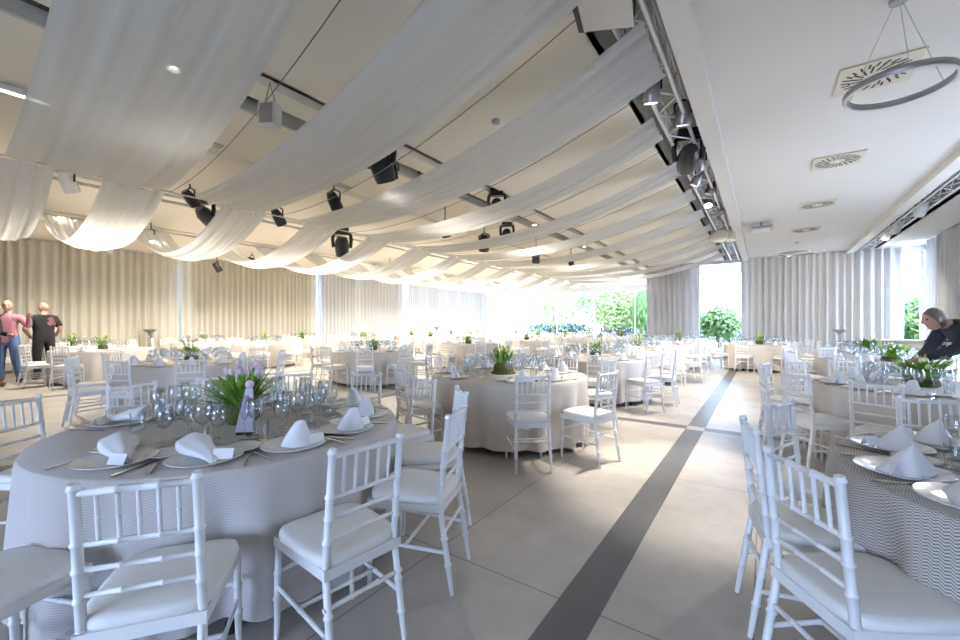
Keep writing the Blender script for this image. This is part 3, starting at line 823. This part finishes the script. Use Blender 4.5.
for i, (u, lit) in enumerate(((9.3, True), (12.6, False), (14.6, True), (15.6, True))):
    par((2.78, u, 3.86), 1.6 if i == 0 else 1.2, ('white floodlight on the truss over the bending man', 'unlit lamp on the side truss past the floodlight', 'lit spotlight on the side truss, next to last', 'lit spotlight on the side truss, last before the curtain')[i], .5, .5, lit, M_white, htop=4.0)
# hung boxes and speaker
hb = empty('hanging_speaker', P(270, 116, 3.55), .5); MB().box((0, 0, 0), (.17, .14, .24)).build('cabinet', M_white, hb); MB().box((0, -.072, 0), (.14, .006, .2)).build('grille', M_greym, hb)
MB().path([(-.06, 0, .12), (0, 0, .35), (.06, 0, .12)], .006, 5).build('bracket', M_wire, hb); tag(hb, 'small white speaker box hanging beside the front drapes', 'speaker')
ts = empty('truss_speaker', (-1.0, 3.10, 3.84), .2); MB().box((0, 0, .0), (.42, .38, .18), Matrix.Rotation(.18, 3, 'Y')).build('cabinet', M_blackm, ts); MB().box((0.015, 0, -.093), (.39, .35, .012), Matrix.Rotation(.18, 3, 'Y')).build('grille', M_slot, ts)
MB().path([(0, 0, .08), (0, 0, .25)], .02, 6).build('bracket', M_blackm, ts); tag(ts, 'grey-faced speaker box hung under the truss above the drapes', 'speaker')
ll = empty('linear_lamp', (-6.48, .55, 3.80)); MB().box((0, 0, .03), (.07, .9, .05)).build('housing', M_white, ll); MB().box((.0, 0, -.0), (.05, .86, .012)).build('diffuser', M_ledw, ll)
MB().path([(0, 0, .05), (0, 0, .1)], .012, 6).build('bracket', M_alu, ll); tag(ll, 'lit linear lamp on the ceiling beam behind the nearmost drape', 'linear lamp')
# dark gear lying in the ceiling slots
def slotgear(u, v, l, label):
    g = empty('slot_driver', (v, u, HC + .12)); MB().box((0, 0, 0), (.12, l, .10)).build('housing', M_blackm, g)
    MB().path([(.08, -l / 2, .02), (.08, l / 2, .02)], .012, 6).build('conduit', M_alu, g); MB().path([(0, 0, .05), (0, 0, .2)], .01, 5).build('hanger', M_alu, g)
    tag(g, label, 'ceiling gear', 'gear in ceiling slots')
for i, u in enumerate((1.0, 2.2, 4.2, 5.6, 7.0, 8.6, 10.2, 11.8)):
    slotgear(u, -4.82, .9, 'black gear tray in the slot over the front drapes, %s from camera' % ORD[i])
for i, u in enumerate((4.0, 7.5, 11.0)): slotgear(u, -10.0, .9, 'black gear tray in the slot past the wire, %s from camera' % ORD[i])
# swirl diffusers
def diffuser(u, v, label):
    g = empty('swirl_diffuser', (v, u, HC - .012))
    MB().box((0, 0, .003), (.60, .60, .016)).build('face_plate', M_vent, g)
    sl = MB()
    for ringr, n, l in ((.155, 16, .12), (.235, 24, .07)):
        for k in range(n):
            a = 2 * pi * k / n + ringr * 3
            sl.box((ringr * cos(a), ringr * sin(a), -.006), (l, .017, .004), Matrix.Rotation(a + .35, 3, 'Z'))
    sl.build('slots', M_black, g); MB().lathe([(.001, -.008), (.03, -.008), (.03, -.003), (.001, -.003)], 14).build('hub', M_ceil, g)
    tag(g, label, 'air vent', 'square swirl vents')
for i, u in enumerate((5.65, 8.3, 11.1, 13.9)): diffuser(u, .93, 'square swirl vent on the side ceiling, %s from the camera' % ORD[i])
# ring pendants
def ringlamp(u, v, z, R, label):
    g = empty('ring_pendant', (v, u, 0))
    MB().lathe([(R - .014, z - .022), (R + .014, z - .022), (R + .018, z - .014), (R + .018, z + .014), (R + .012, z + .022), (R - .014, z + .022)], 64, close=True).build('ring', M_greym, g)
    MB().lathe([(R - .010, z - .026), (R + .010, z - .026), (R + .010, z - .0225), (R - .010, z - .0225)], 64, close=True).build('light_band', M_white, g)
    MB().lathe([(.001, HC - .03), (.055, HC - .03), (.06, HC - .0), (.001, HC)], 20).build('ceiling_rose', M_greym, g)
    for k in range(3):
        a = k * 2.094 + .5; MB().path([(.03 * cos(a), .03 * sin(a), HC - .03), (R * cos(a), R * sin(a), z + .03)], .003, 5).build('wire', M_wirew, g)
    tag(g, label, 'pendant lamp', 'ring pendant lamps')
ringlamp(4.45, .86, 3.22, .31, 'grey metal ring pendant hanging on wires, close to the camera')
ringlamp(15.9, .85, 3.55, .45, 'ring pendant near the grey curtain')
# projector bracket
pb = empty('projector_mount', (-.05, 12.3, 3.80)); MB().path([(0, 0, .0), (0, 0, .1)], .03, 8).build('column', M_greym, pb); MB().box((0, 0, -.02), (.45, .3, .035)).build('bracket', M_greym, pb)
m_ = MB()
for q in (-1, 1): m_.path([(q * .2, -.25, -.07), (q * .2, .25, -.07)], .012, 6); m_.path([(-.25, q * .15, -.07), (.25, q * .15, -.07)], .012, 6)
m_.build('cradle', M_slot, pb); MB().box((0, 0, -.09), (.36, .28, .06)).build('projector_body', M_white, pb); tag(pb, 'ceiling projector mount on the side ceiling beside the beam', 'projector mount')
# smoke detectors and small vents
for i, (px, py) in enumerate(((496, 122), (591, 215))):
    g = empty('smoke_detector', P(px, py, HC - .02)); MB().lathe([(.001, -.02), (.04, -.02), (.055, 0), (.055, .02), (.001, .02)], 20).build('detector_body', M_greym, g); MB().lathe([(.001, -.026), (.012, -.026), (.012, -.02), (.001, -.02)], 10).build('sensor', M_slot, g)
    tag(g, ('round smoke detector on the ceiling between the second and third drapes', 'round smoke detector farther along between drapes')[i], 'smoke detector')
for i, (px, py) in enumerate(((205, 142), (340, 185), (467, 225))):
    g = empty('ceiling_vent', P(px, py, HC - .008)); MB().box((0, 0, 0), (.16, .42, .016)).build('vent_frame', M_groove, g)
    m_ = MB()
    for k in range(9): m_.box((0, -.16 + .04 * k, -.01), (.12, .012, .006))
    m_.build('louvre', M_slot, g); tag(g, 'small taupe slotted ceiling vent, %s from the camera' % ORD[i], 'air vent', 'slotted ceiling vents')

# ------------------------------------------------------------------ furniture by the walls
def pedestal(v, u, label):
    g = empty('bowl_stand', (v, u, 0))
    MB().lathe([(.001, 0), (.13, 0), (.13, .02), (.08, .05), (.055, .5), (.07, 1.0), (.085, 1.03), (.001, 1.03)], 20).build('pedestal', M_acryl, g)
    MB().lathe([(.001, 1.03), (.07, 1.03), (.05, 1.06), (.08, 1.09), (.16, 1.13), (.20, 1.20), (.19, 1.20), (.15, 1.145), (.001, 1.11)], 28).build('bowl', M_greym, g)
    tag(g, label, 'bowl stand', 'tall bowl stands')
pedestal(2.05, 17.7, 'tall clear stand with a dark silver bowl before the grey curtain')
pedestal(-17.2, 5.0 + .0, 'dark bowl on a tall stand before the first beige curtain')
pedestal(-17.2, 19.9, 'dark bowl on a tall stand at the deep end curtain')
cb = empty('service_counter', (3.35, 16.2, 0), -.25)
MB().box((0, 0, .45), (1.3, .5, .9)).build('cabinet', M_white, cb); MB().box((0, 0, .92), (1.36, .56, .04)).build('worktop', M_white, cb)
for q in (-.3, .3):
    d_ = MB().box((q, -.256, .48), (.52, .014, .62)).build('door_panel', M_curtL and M_white, cb); MB().box((q, -.265, .48), (.40, .006, .48)).build('inset', M_cream2, d_)
tag(cb, 'white panelled service counter beside the bending man', 'counter')
dk = empty('wooden_lectern', (3.6, 14.6, 0), -.3)
MB().box((0, 0, .97), (.62, .40, .045)).build('top', M_dkwood, dk)
for q in (-1, 1): MB().box((q * .27, 0, .475), (.05, .34, .95)).build('side_panel', M_dkwood, dk)
MB().box((0, .12, .62), (.50, .03, .5)).build('front_panel', M_dkwood, dk)
tag(dk, 'dark wooden stand with a flat top behind the bending man', 'stand')
bd = empty('white_board', (-17.25, 18.25, 0), pi / 2)
MB().box((0, 0, .93), (1.2, .03, .62)).build('panel', M_card, bd)
for q in (-1, 1):
    MB().path([(q * .5, 0, 0.02), (q * .5, 0, 1.22)], .018, 8).build('leg', M_blackm, bd); MB().box((q * .5, 0, .012), (.05, .4, .024)).build('foot', M_blackm, bd)
tag(bd, 'low white board screen standing before the pale curtain', 'board')

# ------------------------------------------------------------------ people
M_skin = mat('skin', (.52, .31, .22), .5, noise=.08, nscale=10)
M_pinkshirt = mat('pink checked shirt', (.50, .22, .28), .8, noise=.25, nscale=60)
M_jeans = mat('blue denim', (.10, .16, .33), .85, noise=.25, nscale=25)
M_shoe = mat('brown leather', (.10, .045, .025), .45)
M_tee = mat('black jersey', (.018, .018, .02), .85)
M_trous = mat('black trousers', (.02, .02, .022), .8)
M_navy = mat('charcoal shirt', (.025, .026, .038), .75)
M_hairg = mat('grey hair', (.16, .145, .115), .8, noise=.4, nscale=60)
M_hairb = mat('shaved hair', (.16, .10, .075), .8, noise=.3, nscale=60)
M_eye = mat('eye', (.03, .02, .02), .2)
M_print = mat('faded red print', (.20, .07, .08), .8, noise=.5, nscale=40)
BASEJ = dict(pelvis=((0, 0, .96), .145), spine=((0, 0, 1.12), .135), chest=((0, .01, 1.32), .155), neck=((0, 0, 1.50), .06), skull=((0, .015, 1.60), .06),
    shl=((-.19, 0, 1.42), .072), ell=((-.25, -.03, 1.14), .048), wrl=((-.25, .06, .89), .032), shr=((.19, 0, 1.42), .072), elr=((.25, -.03, 1.14), .048), wrr=((.25, .06, .89), .032),
    hil=((-.10, 0, .90), .095), knl=((-.11, .02, .50), .065), anl=((-.11, -.01, .09), .045), tol=((-.13, .16, .045), .04),
    hir=((.10, 0, .90), .095), knr=((.11, .02, .50), .065), anr=((.11, -.01, .09), .045), tor=((.13, .16, .045), .04))
BONES = [('pelvis', 'spine', 'shirt'), ('spine', 'chest', 'shirt'), ('chest', 'neck', 'shirt'), ('neck', 'skull', 'skin'),
    ('chest', 'shl', 'shirt'), ('shl', 'ell', 'sleeve'), ('ell', 'wrl', 'fore'), ('chest', 'shr', 'shirt'), ('shr', 'elr', 'sleeve'), ('elr', 'wrr', 'fore'),
    ('pelvis', 'hil', 'pants'), ('hil', 'knl', 'pants'), ('knl', 'anl', 'pants'), ('anl', 'tol', 'shoe'), ('pelvis', 'hir', 'pants'), ('hir', 'knr', 'pants'), ('knr', 'anr', 'pants'), ('anr', 'tor', 'shoe')]
def hand(mb, w, d, palmn, s, curl=.4):
    """palm with four fingers of different lengths and a thumb; w wrist, d hand direction, palmn palm normal, s +1/-1 the thumb side"""
    d = d.normalized(); palmn = (palmn - d * palmn.dot(d)).normalized(); sd = d.cross(palmn) * s
    mb.path([w - d * .02, w + d * .02, w + d * .06, w + d * .095], [.026, .031, .034, .028], 8)
    for k, (off, ln) in enumerate(((.027, .072), (.009, .080), (-.009, .075), (-.026, .058))):
        b = w + d * .085 + sd * off; e1 = b + (d * cos(curl * .5) + palmn * sin(curl * .5)) * ln * .45; e2 = e1 + (d * cos(curl * 1.5) + palmn * sin(curl * 1.5)) * ln * .55
        mb.path([b, e1, e2], [.0095, .0088, .0065], 6)
    b = w + d * .03 + sd * .026; e1 = b + (d * .6 + sd * .75 + palmn * .2).normalized() * .036; e2 = e1 + (d * .9 + sd * .25 + palmn * .3).normalized() * .032
    mb.path([b, e1, e2], [.0115, .0105, .008], 6)
def head_mesh(mb, c, fwd, up):
    fwd = fwd.normalized(); up = (up - fwd * up.dot(fwd)).normalized(); rt = fwd.cross(up)
    def f(u, v):
        a = 2 * pi * u; p = pi * v
        x = .076 * sin(p) * cos(a); y = .098 * sin(p) * sin(a); z = -.122 * cos(p)
        if z < 0: x *= 1 - .28 * (-z / .122) ** 1.6; y = y * (1 - .22 * (-z / .122)) + .012 * (-z / .122)
        if y > .03:
            e = math.exp(-(x / .016) ** 2)
            y += e * (.031 * math.exp(-((z + .022) / .020) ** 2) + .012 * math.exp(-((z - .005) / .02) ** 2))      # nose
            y += .008 * math.exp(-((z - .030) / .014) ** 2) * math.exp(-(x / .05) ** 2)                              # brow
            y -= .010 * math.exp(-((z - .008) / .012) ** 2) * math.exp(-((abs(x) - .032) / .014) ** 2)              # eye sockets
            y += .007 * math.exp(-((z + .062) / .010) ** 2) * math.exp(-(x / .026) ** 2) + .010 * math.exp(-((z + .105) / .016) ** 2) * math.exp(-(x / .03) ** 2)
        q = c + rt * x + fwd * y + up * z
        return tuple(q)
    mb.grid(f, 36, 30, True)
    for s in (-1, 1):
        m = Matrix((rt, fwd, up)).transposed()
        mb.sphere(tuple(c + rt * s * .076 - fwd * .005 - up * .005), (.009, .020, .032), 8, 6, m)
def person(name, label, loc, rz, sc, J, cloth, hair, face=(0, 1, 0), headup=(0, 0, 1), hands=(), headoff=(0, .02, .07), long_sleeve=True, printm=None):
    root = empty(name, loc, rz); root.scale = (sc, sc, sc)
    jj = dict(BASEJ); jj.update(J); names = list(jj); idx = {n: i for i, n in enumerate(names)}
    me = bpy.data.meshes.new('tmp'); me.from_pydata([jj[n][0] for n in names], [(idx[a], idx[b]) for a, b, _ in BONES], [])
    ob = bpy.data.objects.new('tmp', me); COL.objects.link(ob)
    md = ob.modifiers.new('skin', 'SKIN'); md.use_smooth_shade = True
    for n in names:
        r = jj[n][1]; sv = me.skin_vertices[0].data[idx[n]]
        sv.radius = (r, r * .8) if n in ('pelvis', 'spine', 'chest') else (r, r)
        sv.use_root = (n == 'pelvis')
    ss = ob.modifiers.new('sub', 'SUBSURF'); ss.levels = ss.render_levels = 2
    dg = bpy.context.evaluated_depsgraph_get(); dg.update()
    ev = ob.evaluated_get(dg); em = ev.to_mesh()
    bv = [v.co.copy() for v in em.vertices]; bn = [v.normal.copy() for v in em.vertices]; bf = [tuple(p.vertices) for p in em.polygons]
    ev.to_mesh_clear(); bpy.data.objects.remove(ob); bpy.data.meshes.remove(me)
    def region(p):
        best = None
        for a, b, r in BONES:
            A, B = Vector(jj[a][0]), Vector(jj[b][0]); d = B - A; t = max(0, min(1, (p - A).dot(d) / d.length_squared))
            q = (p - (A + d * t)).length - .7 * (jj[a][1] * (1 - t) + jj[b][1] * t)
            if best is None or q < best[0]: best = (q, r, t)
        r, t = best[1], best[2]
        if r == 'fore': return 'shirt' if long_sleeve and t < .9 else 'skin'
        if r == 'sleeve': return 'shirt' if long_sleeve or t < .72 else 'skin'
        return r
    regs = []
    for f_ in bf:
        c = Vector((0, 0, 0))
        for i in f_: c += bv[i]
        regs.append(region(c / len(f_)))
    body = MB(); body.v = [tuple(v) for v in bv]; body.f = list(bf)
    hc = Vector(jj['skull'][0]) + Vector(headoff)
    head_mesh(body, hc, Vector(face), Vector(headup))
    for (w, e, pn, s, cu) in hands:
        W, E = Vector(jj[w][0]), Vector(jj[e][0]); hand(body, W, W - E, Vector(pn), s, cu)
    bo = body.build('body', M_skin, root, True, 180)
    for rn, (cn, m, off) in cloth.items():
        mp = {}; mb = MB()
        for f_, r in zip(bf, regs):
            if r != rn: continue
            q = []
            for i in f_:
                if i not in mp: mp[i] = len(mb.v); mb.v.append(tuple(bv[i] + bn[i] * off))
                q.append(mp[i])
            mb.f.append(tuple(q))
        if mb.f: mb.build(cn, m, root, True, 180)
    if printm:
        mp = {}; mb = MB()
        for f_, r in zip(bf, regs):
            c = sum((bv[i] for i in f_), Vector()) / len(f_)
            if r != 'shirt' or not (.03 < c.x < .15 and c.y < -.02 and 1.26 < c.z < 1.42): continue
            q = []
            for i in f_:
                if i not in mp: mp[i] = len(mb.v); mb.v.append(tuple(bv[i] + bn[i] * .016))
                q.append(mp[i])
            mb.f.append(tuple(q))
        if mb.f: mb.build('back_print', printm, root, True, 180)
    fw = Vector(face).normalized(); up = Vector(headup); up = (up - fw * up.dot(fw)).normalized(); rt = fw.cross(up)
    hm, full = hair
    if full:
        hb_ = MB(); th = .92
        def hf(u, v):
            a = 2 * pi * u; p = pi * .60 * v; k = 1.07 - .05 * v
            d = Vector((sin(p) * cos(a), sin(p) * sin(a), cos(p)))
            y, z = d.y * cos(th) - d.z * sin(th), d.z * cos(th) + d.y * sin(th)
            return tuple(hc + rt * (d.x * .078 * k) + fw * (y * .100 * k) + up * (z * .124 * k))
        hb_.grid(hf, 28, 12, True); hb_.build('hair', hm, root, True, 180)
    for s in (-1, 1):
        MB().sphere(tuple(hc + rt * s * .032 + fw * .080 + up * .008), .010, 8, 6).build('eye', M_eye, root)
    tag(root, label, 'person'); return root
CL = lambda sh, shn, pa, so=.012: {'shirt': (shn, sh, so), 'pants': ('trousers', pa, .012), 'shoe': ('shoes', M_shoe, .012)}
pA = at(8, 383, 0); pB = at(44, 379.5, 0); pC = at(-9, 388, 0)
dirR = lambda ang: YAW + ang
person('person', 'man in pink checked shirt and blue jeans gesturing with a raised hand', tuple(pA), YAW + radians(205), 1.08,
    dict(ell=((-.34, .02, 1.22), .048), wrl=((-.40, .17, 1.42), .034), elr=((.27, -.02, 1.15), .048), wrr=((.24, .16, 1.02), .034), knl=((-.14, .04, .5), .068), anl=((-.20, .02, .09), .045), tol=((-.24, .17, .045), .04)),
    CL(M_pinkshirt, 'shirt', M_jeans), (M_hairb, False), (-.3, 1, 0), (0, 0, 1), (('wrl', 'ell', (0, 1, 0), 1, .3), ('wrr', 'elr', (-1, 0, 0), -1, .6)))
person('person', 'bald man in black T-shirt with red back print seen from behind', tuple(pB), YAW + radians(62), 1.07,
    dict(ell=((-.33, -.06, 1.17), .05), wrl=((-.20, .14, 1.02), .034), elr=((.27, -.05, 1.16), .05), wrr=((.22, .14, 1.0), .034), chest=((0, .01, 1.32), .175), spine=((0, .02, 1.12), .16), pelvis=((0, 0, .96), .155)),
    CL(M_tee, 'tee_shirt', M_trous), (M_hairb, False), (-.5, 1, 0), (0, 0, 1), (('wrl', 'ell', (1, 0, 0), 1, .6), ('wrr', 'elr', (-1, 0, 0), -1, .6)), long_sleeve=False, printm=M_print)
person('person', 'person in black at the edge of the view beside the pink shirt man', tuple(pC), YAW + radians(-60), 1.04, dict(ell=((-.26, .02, 1.15), .05), wrl=((-.18, .2, 1.1), .034)),
    CL(M_tee, 'jacket', M_trous), (M_hairb, True), (0, 1, 0), (0, 0, 1), (('wrl', 'ell', (1, 0, 0), 1, .5), ('wrr', 'elr', (-1, 0, 0), -1, .4)))
person('person', 'grey-haired man in charcoal shirt bending over the table to arrange leaves', (2.06, 6.86, 0), radians(108), 1.0,
    dict(pelvis=((0, -.10, .94), .145), spine=((0, .06, 1.09), .14), chest=((0, .24, 1.27), .165), neck=((0, .39, 1.375), .06), skull=((0, .445, 1.385), .06),
         shr=((.19, .30, 1.34), .078), shl=((-.19, .30, 1.34), .078), ell=((-.25, .46, 1.11), .052), wrl=((-.13, .72, .985), .034), elr=((.24, .42, 1.05), .05), wrr=((.17, .60, .92), .034),
         hil=((-.1, -.10, .9), .095), hir=((.1, -.10, .9), .095), knl=((-.11, -.04, .5), .065), knr=((.11, -.04, .5), .065), anl=((-.11, -.08, .09), .045), anr=((.11, -.08, .09), .045), tol=((-.12, .1, .045), .04), tor=((.12, .1, .045), .04)),
    CL(M_navy, 'shirt', M_trous), (M_hairg, True), (0, 1, -.16), (0, .16, 1), (('wrl', 'ell', (0, 0, -1), -1, .6), ('wrr', 'elr', (0, 0, -1), 1, .6)), headoff=(0, .06, .05))

# ------------------------------------------------------------------ garden outside
M_lawn = mat('lawn', (.20, .30, .08), .9, noise=.3, nscale=3)
M_pave = mat('pale gravel paving', (.42, .40, .37), .9, noise=.2, nscale=2)
M_tree = mat('tree leaves', (.10, .18, .055), .6, noise=.4, nscale=3)
M_tree2 = mat('yellow green leaves', (.19, .26, .085), .6, noise=.4, nscale=3)
M_hedge = mat('hedge leaves', (.06, .115, .085), .6, noise=.5, nscale=3)
M_bark = mat('bark', (.12, .09, .06), .9, noise=.3, nscale=12)
g = MB().box((0, 12, -.32), (160, 160, .1)); struct('ground', g, M_pave)
def leaves(c, r, n, size, seed, droop=0):
    rnd = random.Random(seed); mb = MB()
    for _ in range(n):
        while True:
            p = Vector((rnd.uniform(-1, 1), rnd.uniform(-1, 1), rnd.uniform(-1, 1)))
            if .25 < p.length < 1: break
        q = Vector((c[0] + p.x * r[0], c[1] + p.y * r[1], c[2] + p.z * r[2])); s = size * rnd.uniform(.6, 1.3)
        a = Vector((rnd.gauss(0, 1), rnd.gauss(0, 1), rnd.gauss(0, 1))).normalized(); b_ = a.orthogonal().normalized()
        if droop: a = Vector((rnd.gauss(0, .15), rnd.gauss(0, .15), -1)).normalized(); b_ = a.orthogonal().normalized() * .3; s *= 1.7
        k = len(mb.v)
        for t in (-a, b_ * .55, a, -b_ * .55): mb.v.append(tuple(q + t * s))
        mb.f.append((k, k + 1, k + 2, k + 3))
    return mb
def tree(x, y, h, r, m, seed, label, droop=0, n=2600, size=.16):
    t = empty('garden_tree', (x, y, -.27))
    MB().path([(0, 0, 0), (.1, 0, h * .35), (0, .1, h * .7)], [.16, .12, .06], 8).build('trunk', M_bark, t)
    leaves((0, 0, h * .62), (r, r, h * .40), n, size, seed, droop).build('crown', m, t, False)
    tag(t, label, 'tree', 'trees in the garden'); return t
tree(-17.5, 38, 6.2, 3.0, M_tree2, 1, 'pale green tree outside beside the sheer curtain panel')
tree(-13.2, 41, 6.6, 3.4, M_tree, 2, 'broad green tree outside the wide garden window')
tree(-11.0, 37, 5.4, 2.0, M_tree2, 3, 'yellow-green tree outside the middle of the garden window')
tree(-9.0, 38, 5.0, 2.3, M_tree2, 4, 'light green bushy tree outside the garden window')
tree(-7.2, 33.5, 4.4, 1.5, M_tree, 5, 'weeping tree outside the garden window edge', 1)
tree(-2.3, 30, 2.7, 1.2, M_tree, 6, 'green shrub tree outside the narrow end window')
tree(5.6, 24.5, 2.7, 1.5, M_tree, 7, 'green shrub outside the corner window behind the bending man')
tree(-20.5, 25.6, 4.0, 1.3, M_tree, 8, 'green tree outside the corner gap of the pale curtains', n=1600)
tree(-20.3, 31, 4.6, 1.6, M_tree2, 9, 'pale tree outside past the deep end corner', n=1600)
for i, (a, b, y) in enumerate(((-24, -15, 44), (-15, -6, 44), (-6, 3, 42), (3, 12, 40))):
    hd = leaves(((a + b) / 2, y, .65), ((b - a) / 2, .9, 1.0), 3200, .16, 30 + i).build('hedge', M_hedge, None, False)
    tag(hd, 'dark clipped hedge across the garden, %s stretch' % ORD[i], 'hedge', 'garden hedge')

# ------------------------------------------------------------------ light
W = bpy.data.worlds.new('sky'); SC.world = W; W.use_nodes = True
bg = W.node_tree.nodes['Background']; bg.inputs[0].default_value = (.50, .66, 1.0, 1); bg.inputs[1].default_value = 16.0
def portal(c, sx, sy, rot):
    l = bpy.data.lights.new('window_portal', 'AREA'); l.shape = 'RECTANGLE'; l.size = sx; l.size_y = sy; l.cycles.is_portal = True
    o = bpy.data.objects.new('window_portal', l); COL.objects.link(o); o.location = c; o.rotation_euler = rot; return o
H_ = pi / 2
portal(((-17.6 + VS) / 2, UF2 + .25, 1.8), 13.5, 3.6, (-H_, 0, 0))
portal((-1.45, UF + .25, 1.9), 2.1, 3.8, (-H_, 0, 0))
portal((3.9, UF + .25, 1.9), .7, 3.8, (-H_, 0, 0))
portal((VR + .25, 17.9, 1.9), 3.7, 1.8, (0, H_, 0))
portal((VR + .25, 8.5, 1.4), 2.0, 5.0, (0, H_, 0))
portal((-1.4, UB - .25, 1.45), 4.4, 2.3, (H_, 0, 0))
for a, b in LO: portal((VL - .25, (a + b) / 2, 1.9), 3.8, b - a, (0, -H_, 0))
sun = bpy.data.lights.new('sun', 'SUN'); sun.energy = 6; sun.angle = .05; sun.color = (1, .96, .88)
so = bpy.data.objects.new('sun', sun); COL.objects.link(so); so.rotation_euler = (radians(28), radians(12), 0)
def spot(p, target, power, size, col=(1, .92, .80), blend=.6, r=.06):
    l = bpy.data.lights.new('spot', 'SPOT'); l.energy = power; l.spot_size = radians(size); l.spot_blend = blend; l.color = col; l.shadow_soft_size = r
    o = bpy.data.objects.new('spot', l); COL.objects.link(o); o.location = p
    d = Vector(target) - Vector(p); o.rotation_euler = d.to_track_quat('-Z', 'Y').to_euler(); return o
def arealamp(p, sx, sy, power, col=(1, .9, .76)):
    l = bpy.data.lights.new('slot_lamp', 'AREA'); l.shape = 'RECTANGLE'; l.size = sx; l.size_y = sy; l.energy = power; l.color = col
    o = bpy.data.objects.new('slot_lamp', l); COL.objects.link(o); o.location = p; return o
LP = 1.0
spot((-.98, 4.62, 3.68), (-.5, 4.0, 0), 430 * LP, 42)
spot((-.78, 5.35, 3.68), (-1.7, 5.0, 0), 430 * LP, 50)
spot((-.92, 7.82, 3.66), (-2.2, 8.2, 0), 420 * LP, 90)
spot((-.92, 9.38, 3.66), (-2.2, 11.2, 0), 420 * LP, 90)
spot((2.78, 9.3, 3.6), (1.2, 6.5, 0), 300 * LP, 90)
spot((2.78, 14.6, 3.65), (1.2, 17.5, .6), 240 * LP, 120)  # wide wash added to brighten the end curtain
spot((-.92, 10.94, 3.66), (-.9, 15, 0), 420 * LP, 84)
def slotcan(v, u, power, label):  # can and spot added in the ceiling slot to light the hall
    g = empty('added_downlight', (v, u, HC + .02)); MB().lathe([(.001, .10), (.07, .10), (.075, 0), (.065, 0), (.05, .05), (.001, .05)], 14).build('lamp_can', M_white, g); MB().lathe([(.001, .046), (.045, .046), (.045, .049), (.001, .049)], 12).build('lens', M_lampw, g)
    MB().path([(0, 0, .1), (0, 0, .3)], .012, 6).build('stem', M_alu, g)
    tag(g, label, 'added downlight', 'added downlights in the ceiling slots')
    spot((v, u, HC - .0), (v, u, 0), power, 150, (1, .92, .80), .5, .05)
for i, u in enumerate((1.6, 6.2, 9.4, 13.0, 17.0)): slotcan(-4.84, u, (8, 40, 60, 80, 80)[i] * LP, 'added round downlight in the slot over the front drapes, %s from camera' % ORD[i])
for i, u in enumerate((2.6, 6.4, 10, 14, 18, 22)): slotcan(-10.02, u, (300, 350, 440, 700, 700, 700)[i] * LP, 'added round downlight in the slot past the wire, %s from camera' % ORD[i])
for i, u in enumerate((2.2, 6.0, 10, 14, 18, 22)): slotcan(-13.47, u, (480, 520, 480, 600, 700, 700)[i] * LP, 'added round downlight in the slot nearing the beige curtain, %s from camera' % ORD[i])

# ------------------------------------------------------------------ camera and view
cam = bpy.data.cameras.new('camera'); co = bpy.data.objects.new('camera', cam); COL.objects.link(co)
cam.sensor_width = 36; cam.lens = 36 * FPX / 960; cam.shift_y = 4 / 960; cam.clip_start = .05; cam.clip_end = 300
co.location = (0, 0, CAMH); co.rotation_euler = (pi / 2, 0, YAW)
SC.camera = co
SC.view_settings.view_transform = 'Standard'; SC.view_settings.look = 'None'; SC.view_settings.gamma = 1
SC.view_settings.use_curve_mapping = False; SC.view_settings.exposure = 0.56
cy = SC.cycles
cy.use_denoising = True; cy.max_bounces = 8; cy.diffuse_bounces = 5; cy.glossy_bounces = 3; cy.transparent_max_bounces = 32; cy.transmission_bounces = 4
cy.sample_clamp_indirect = 6; cy.caustics_reflective = False; cy.caustics_refractive = False
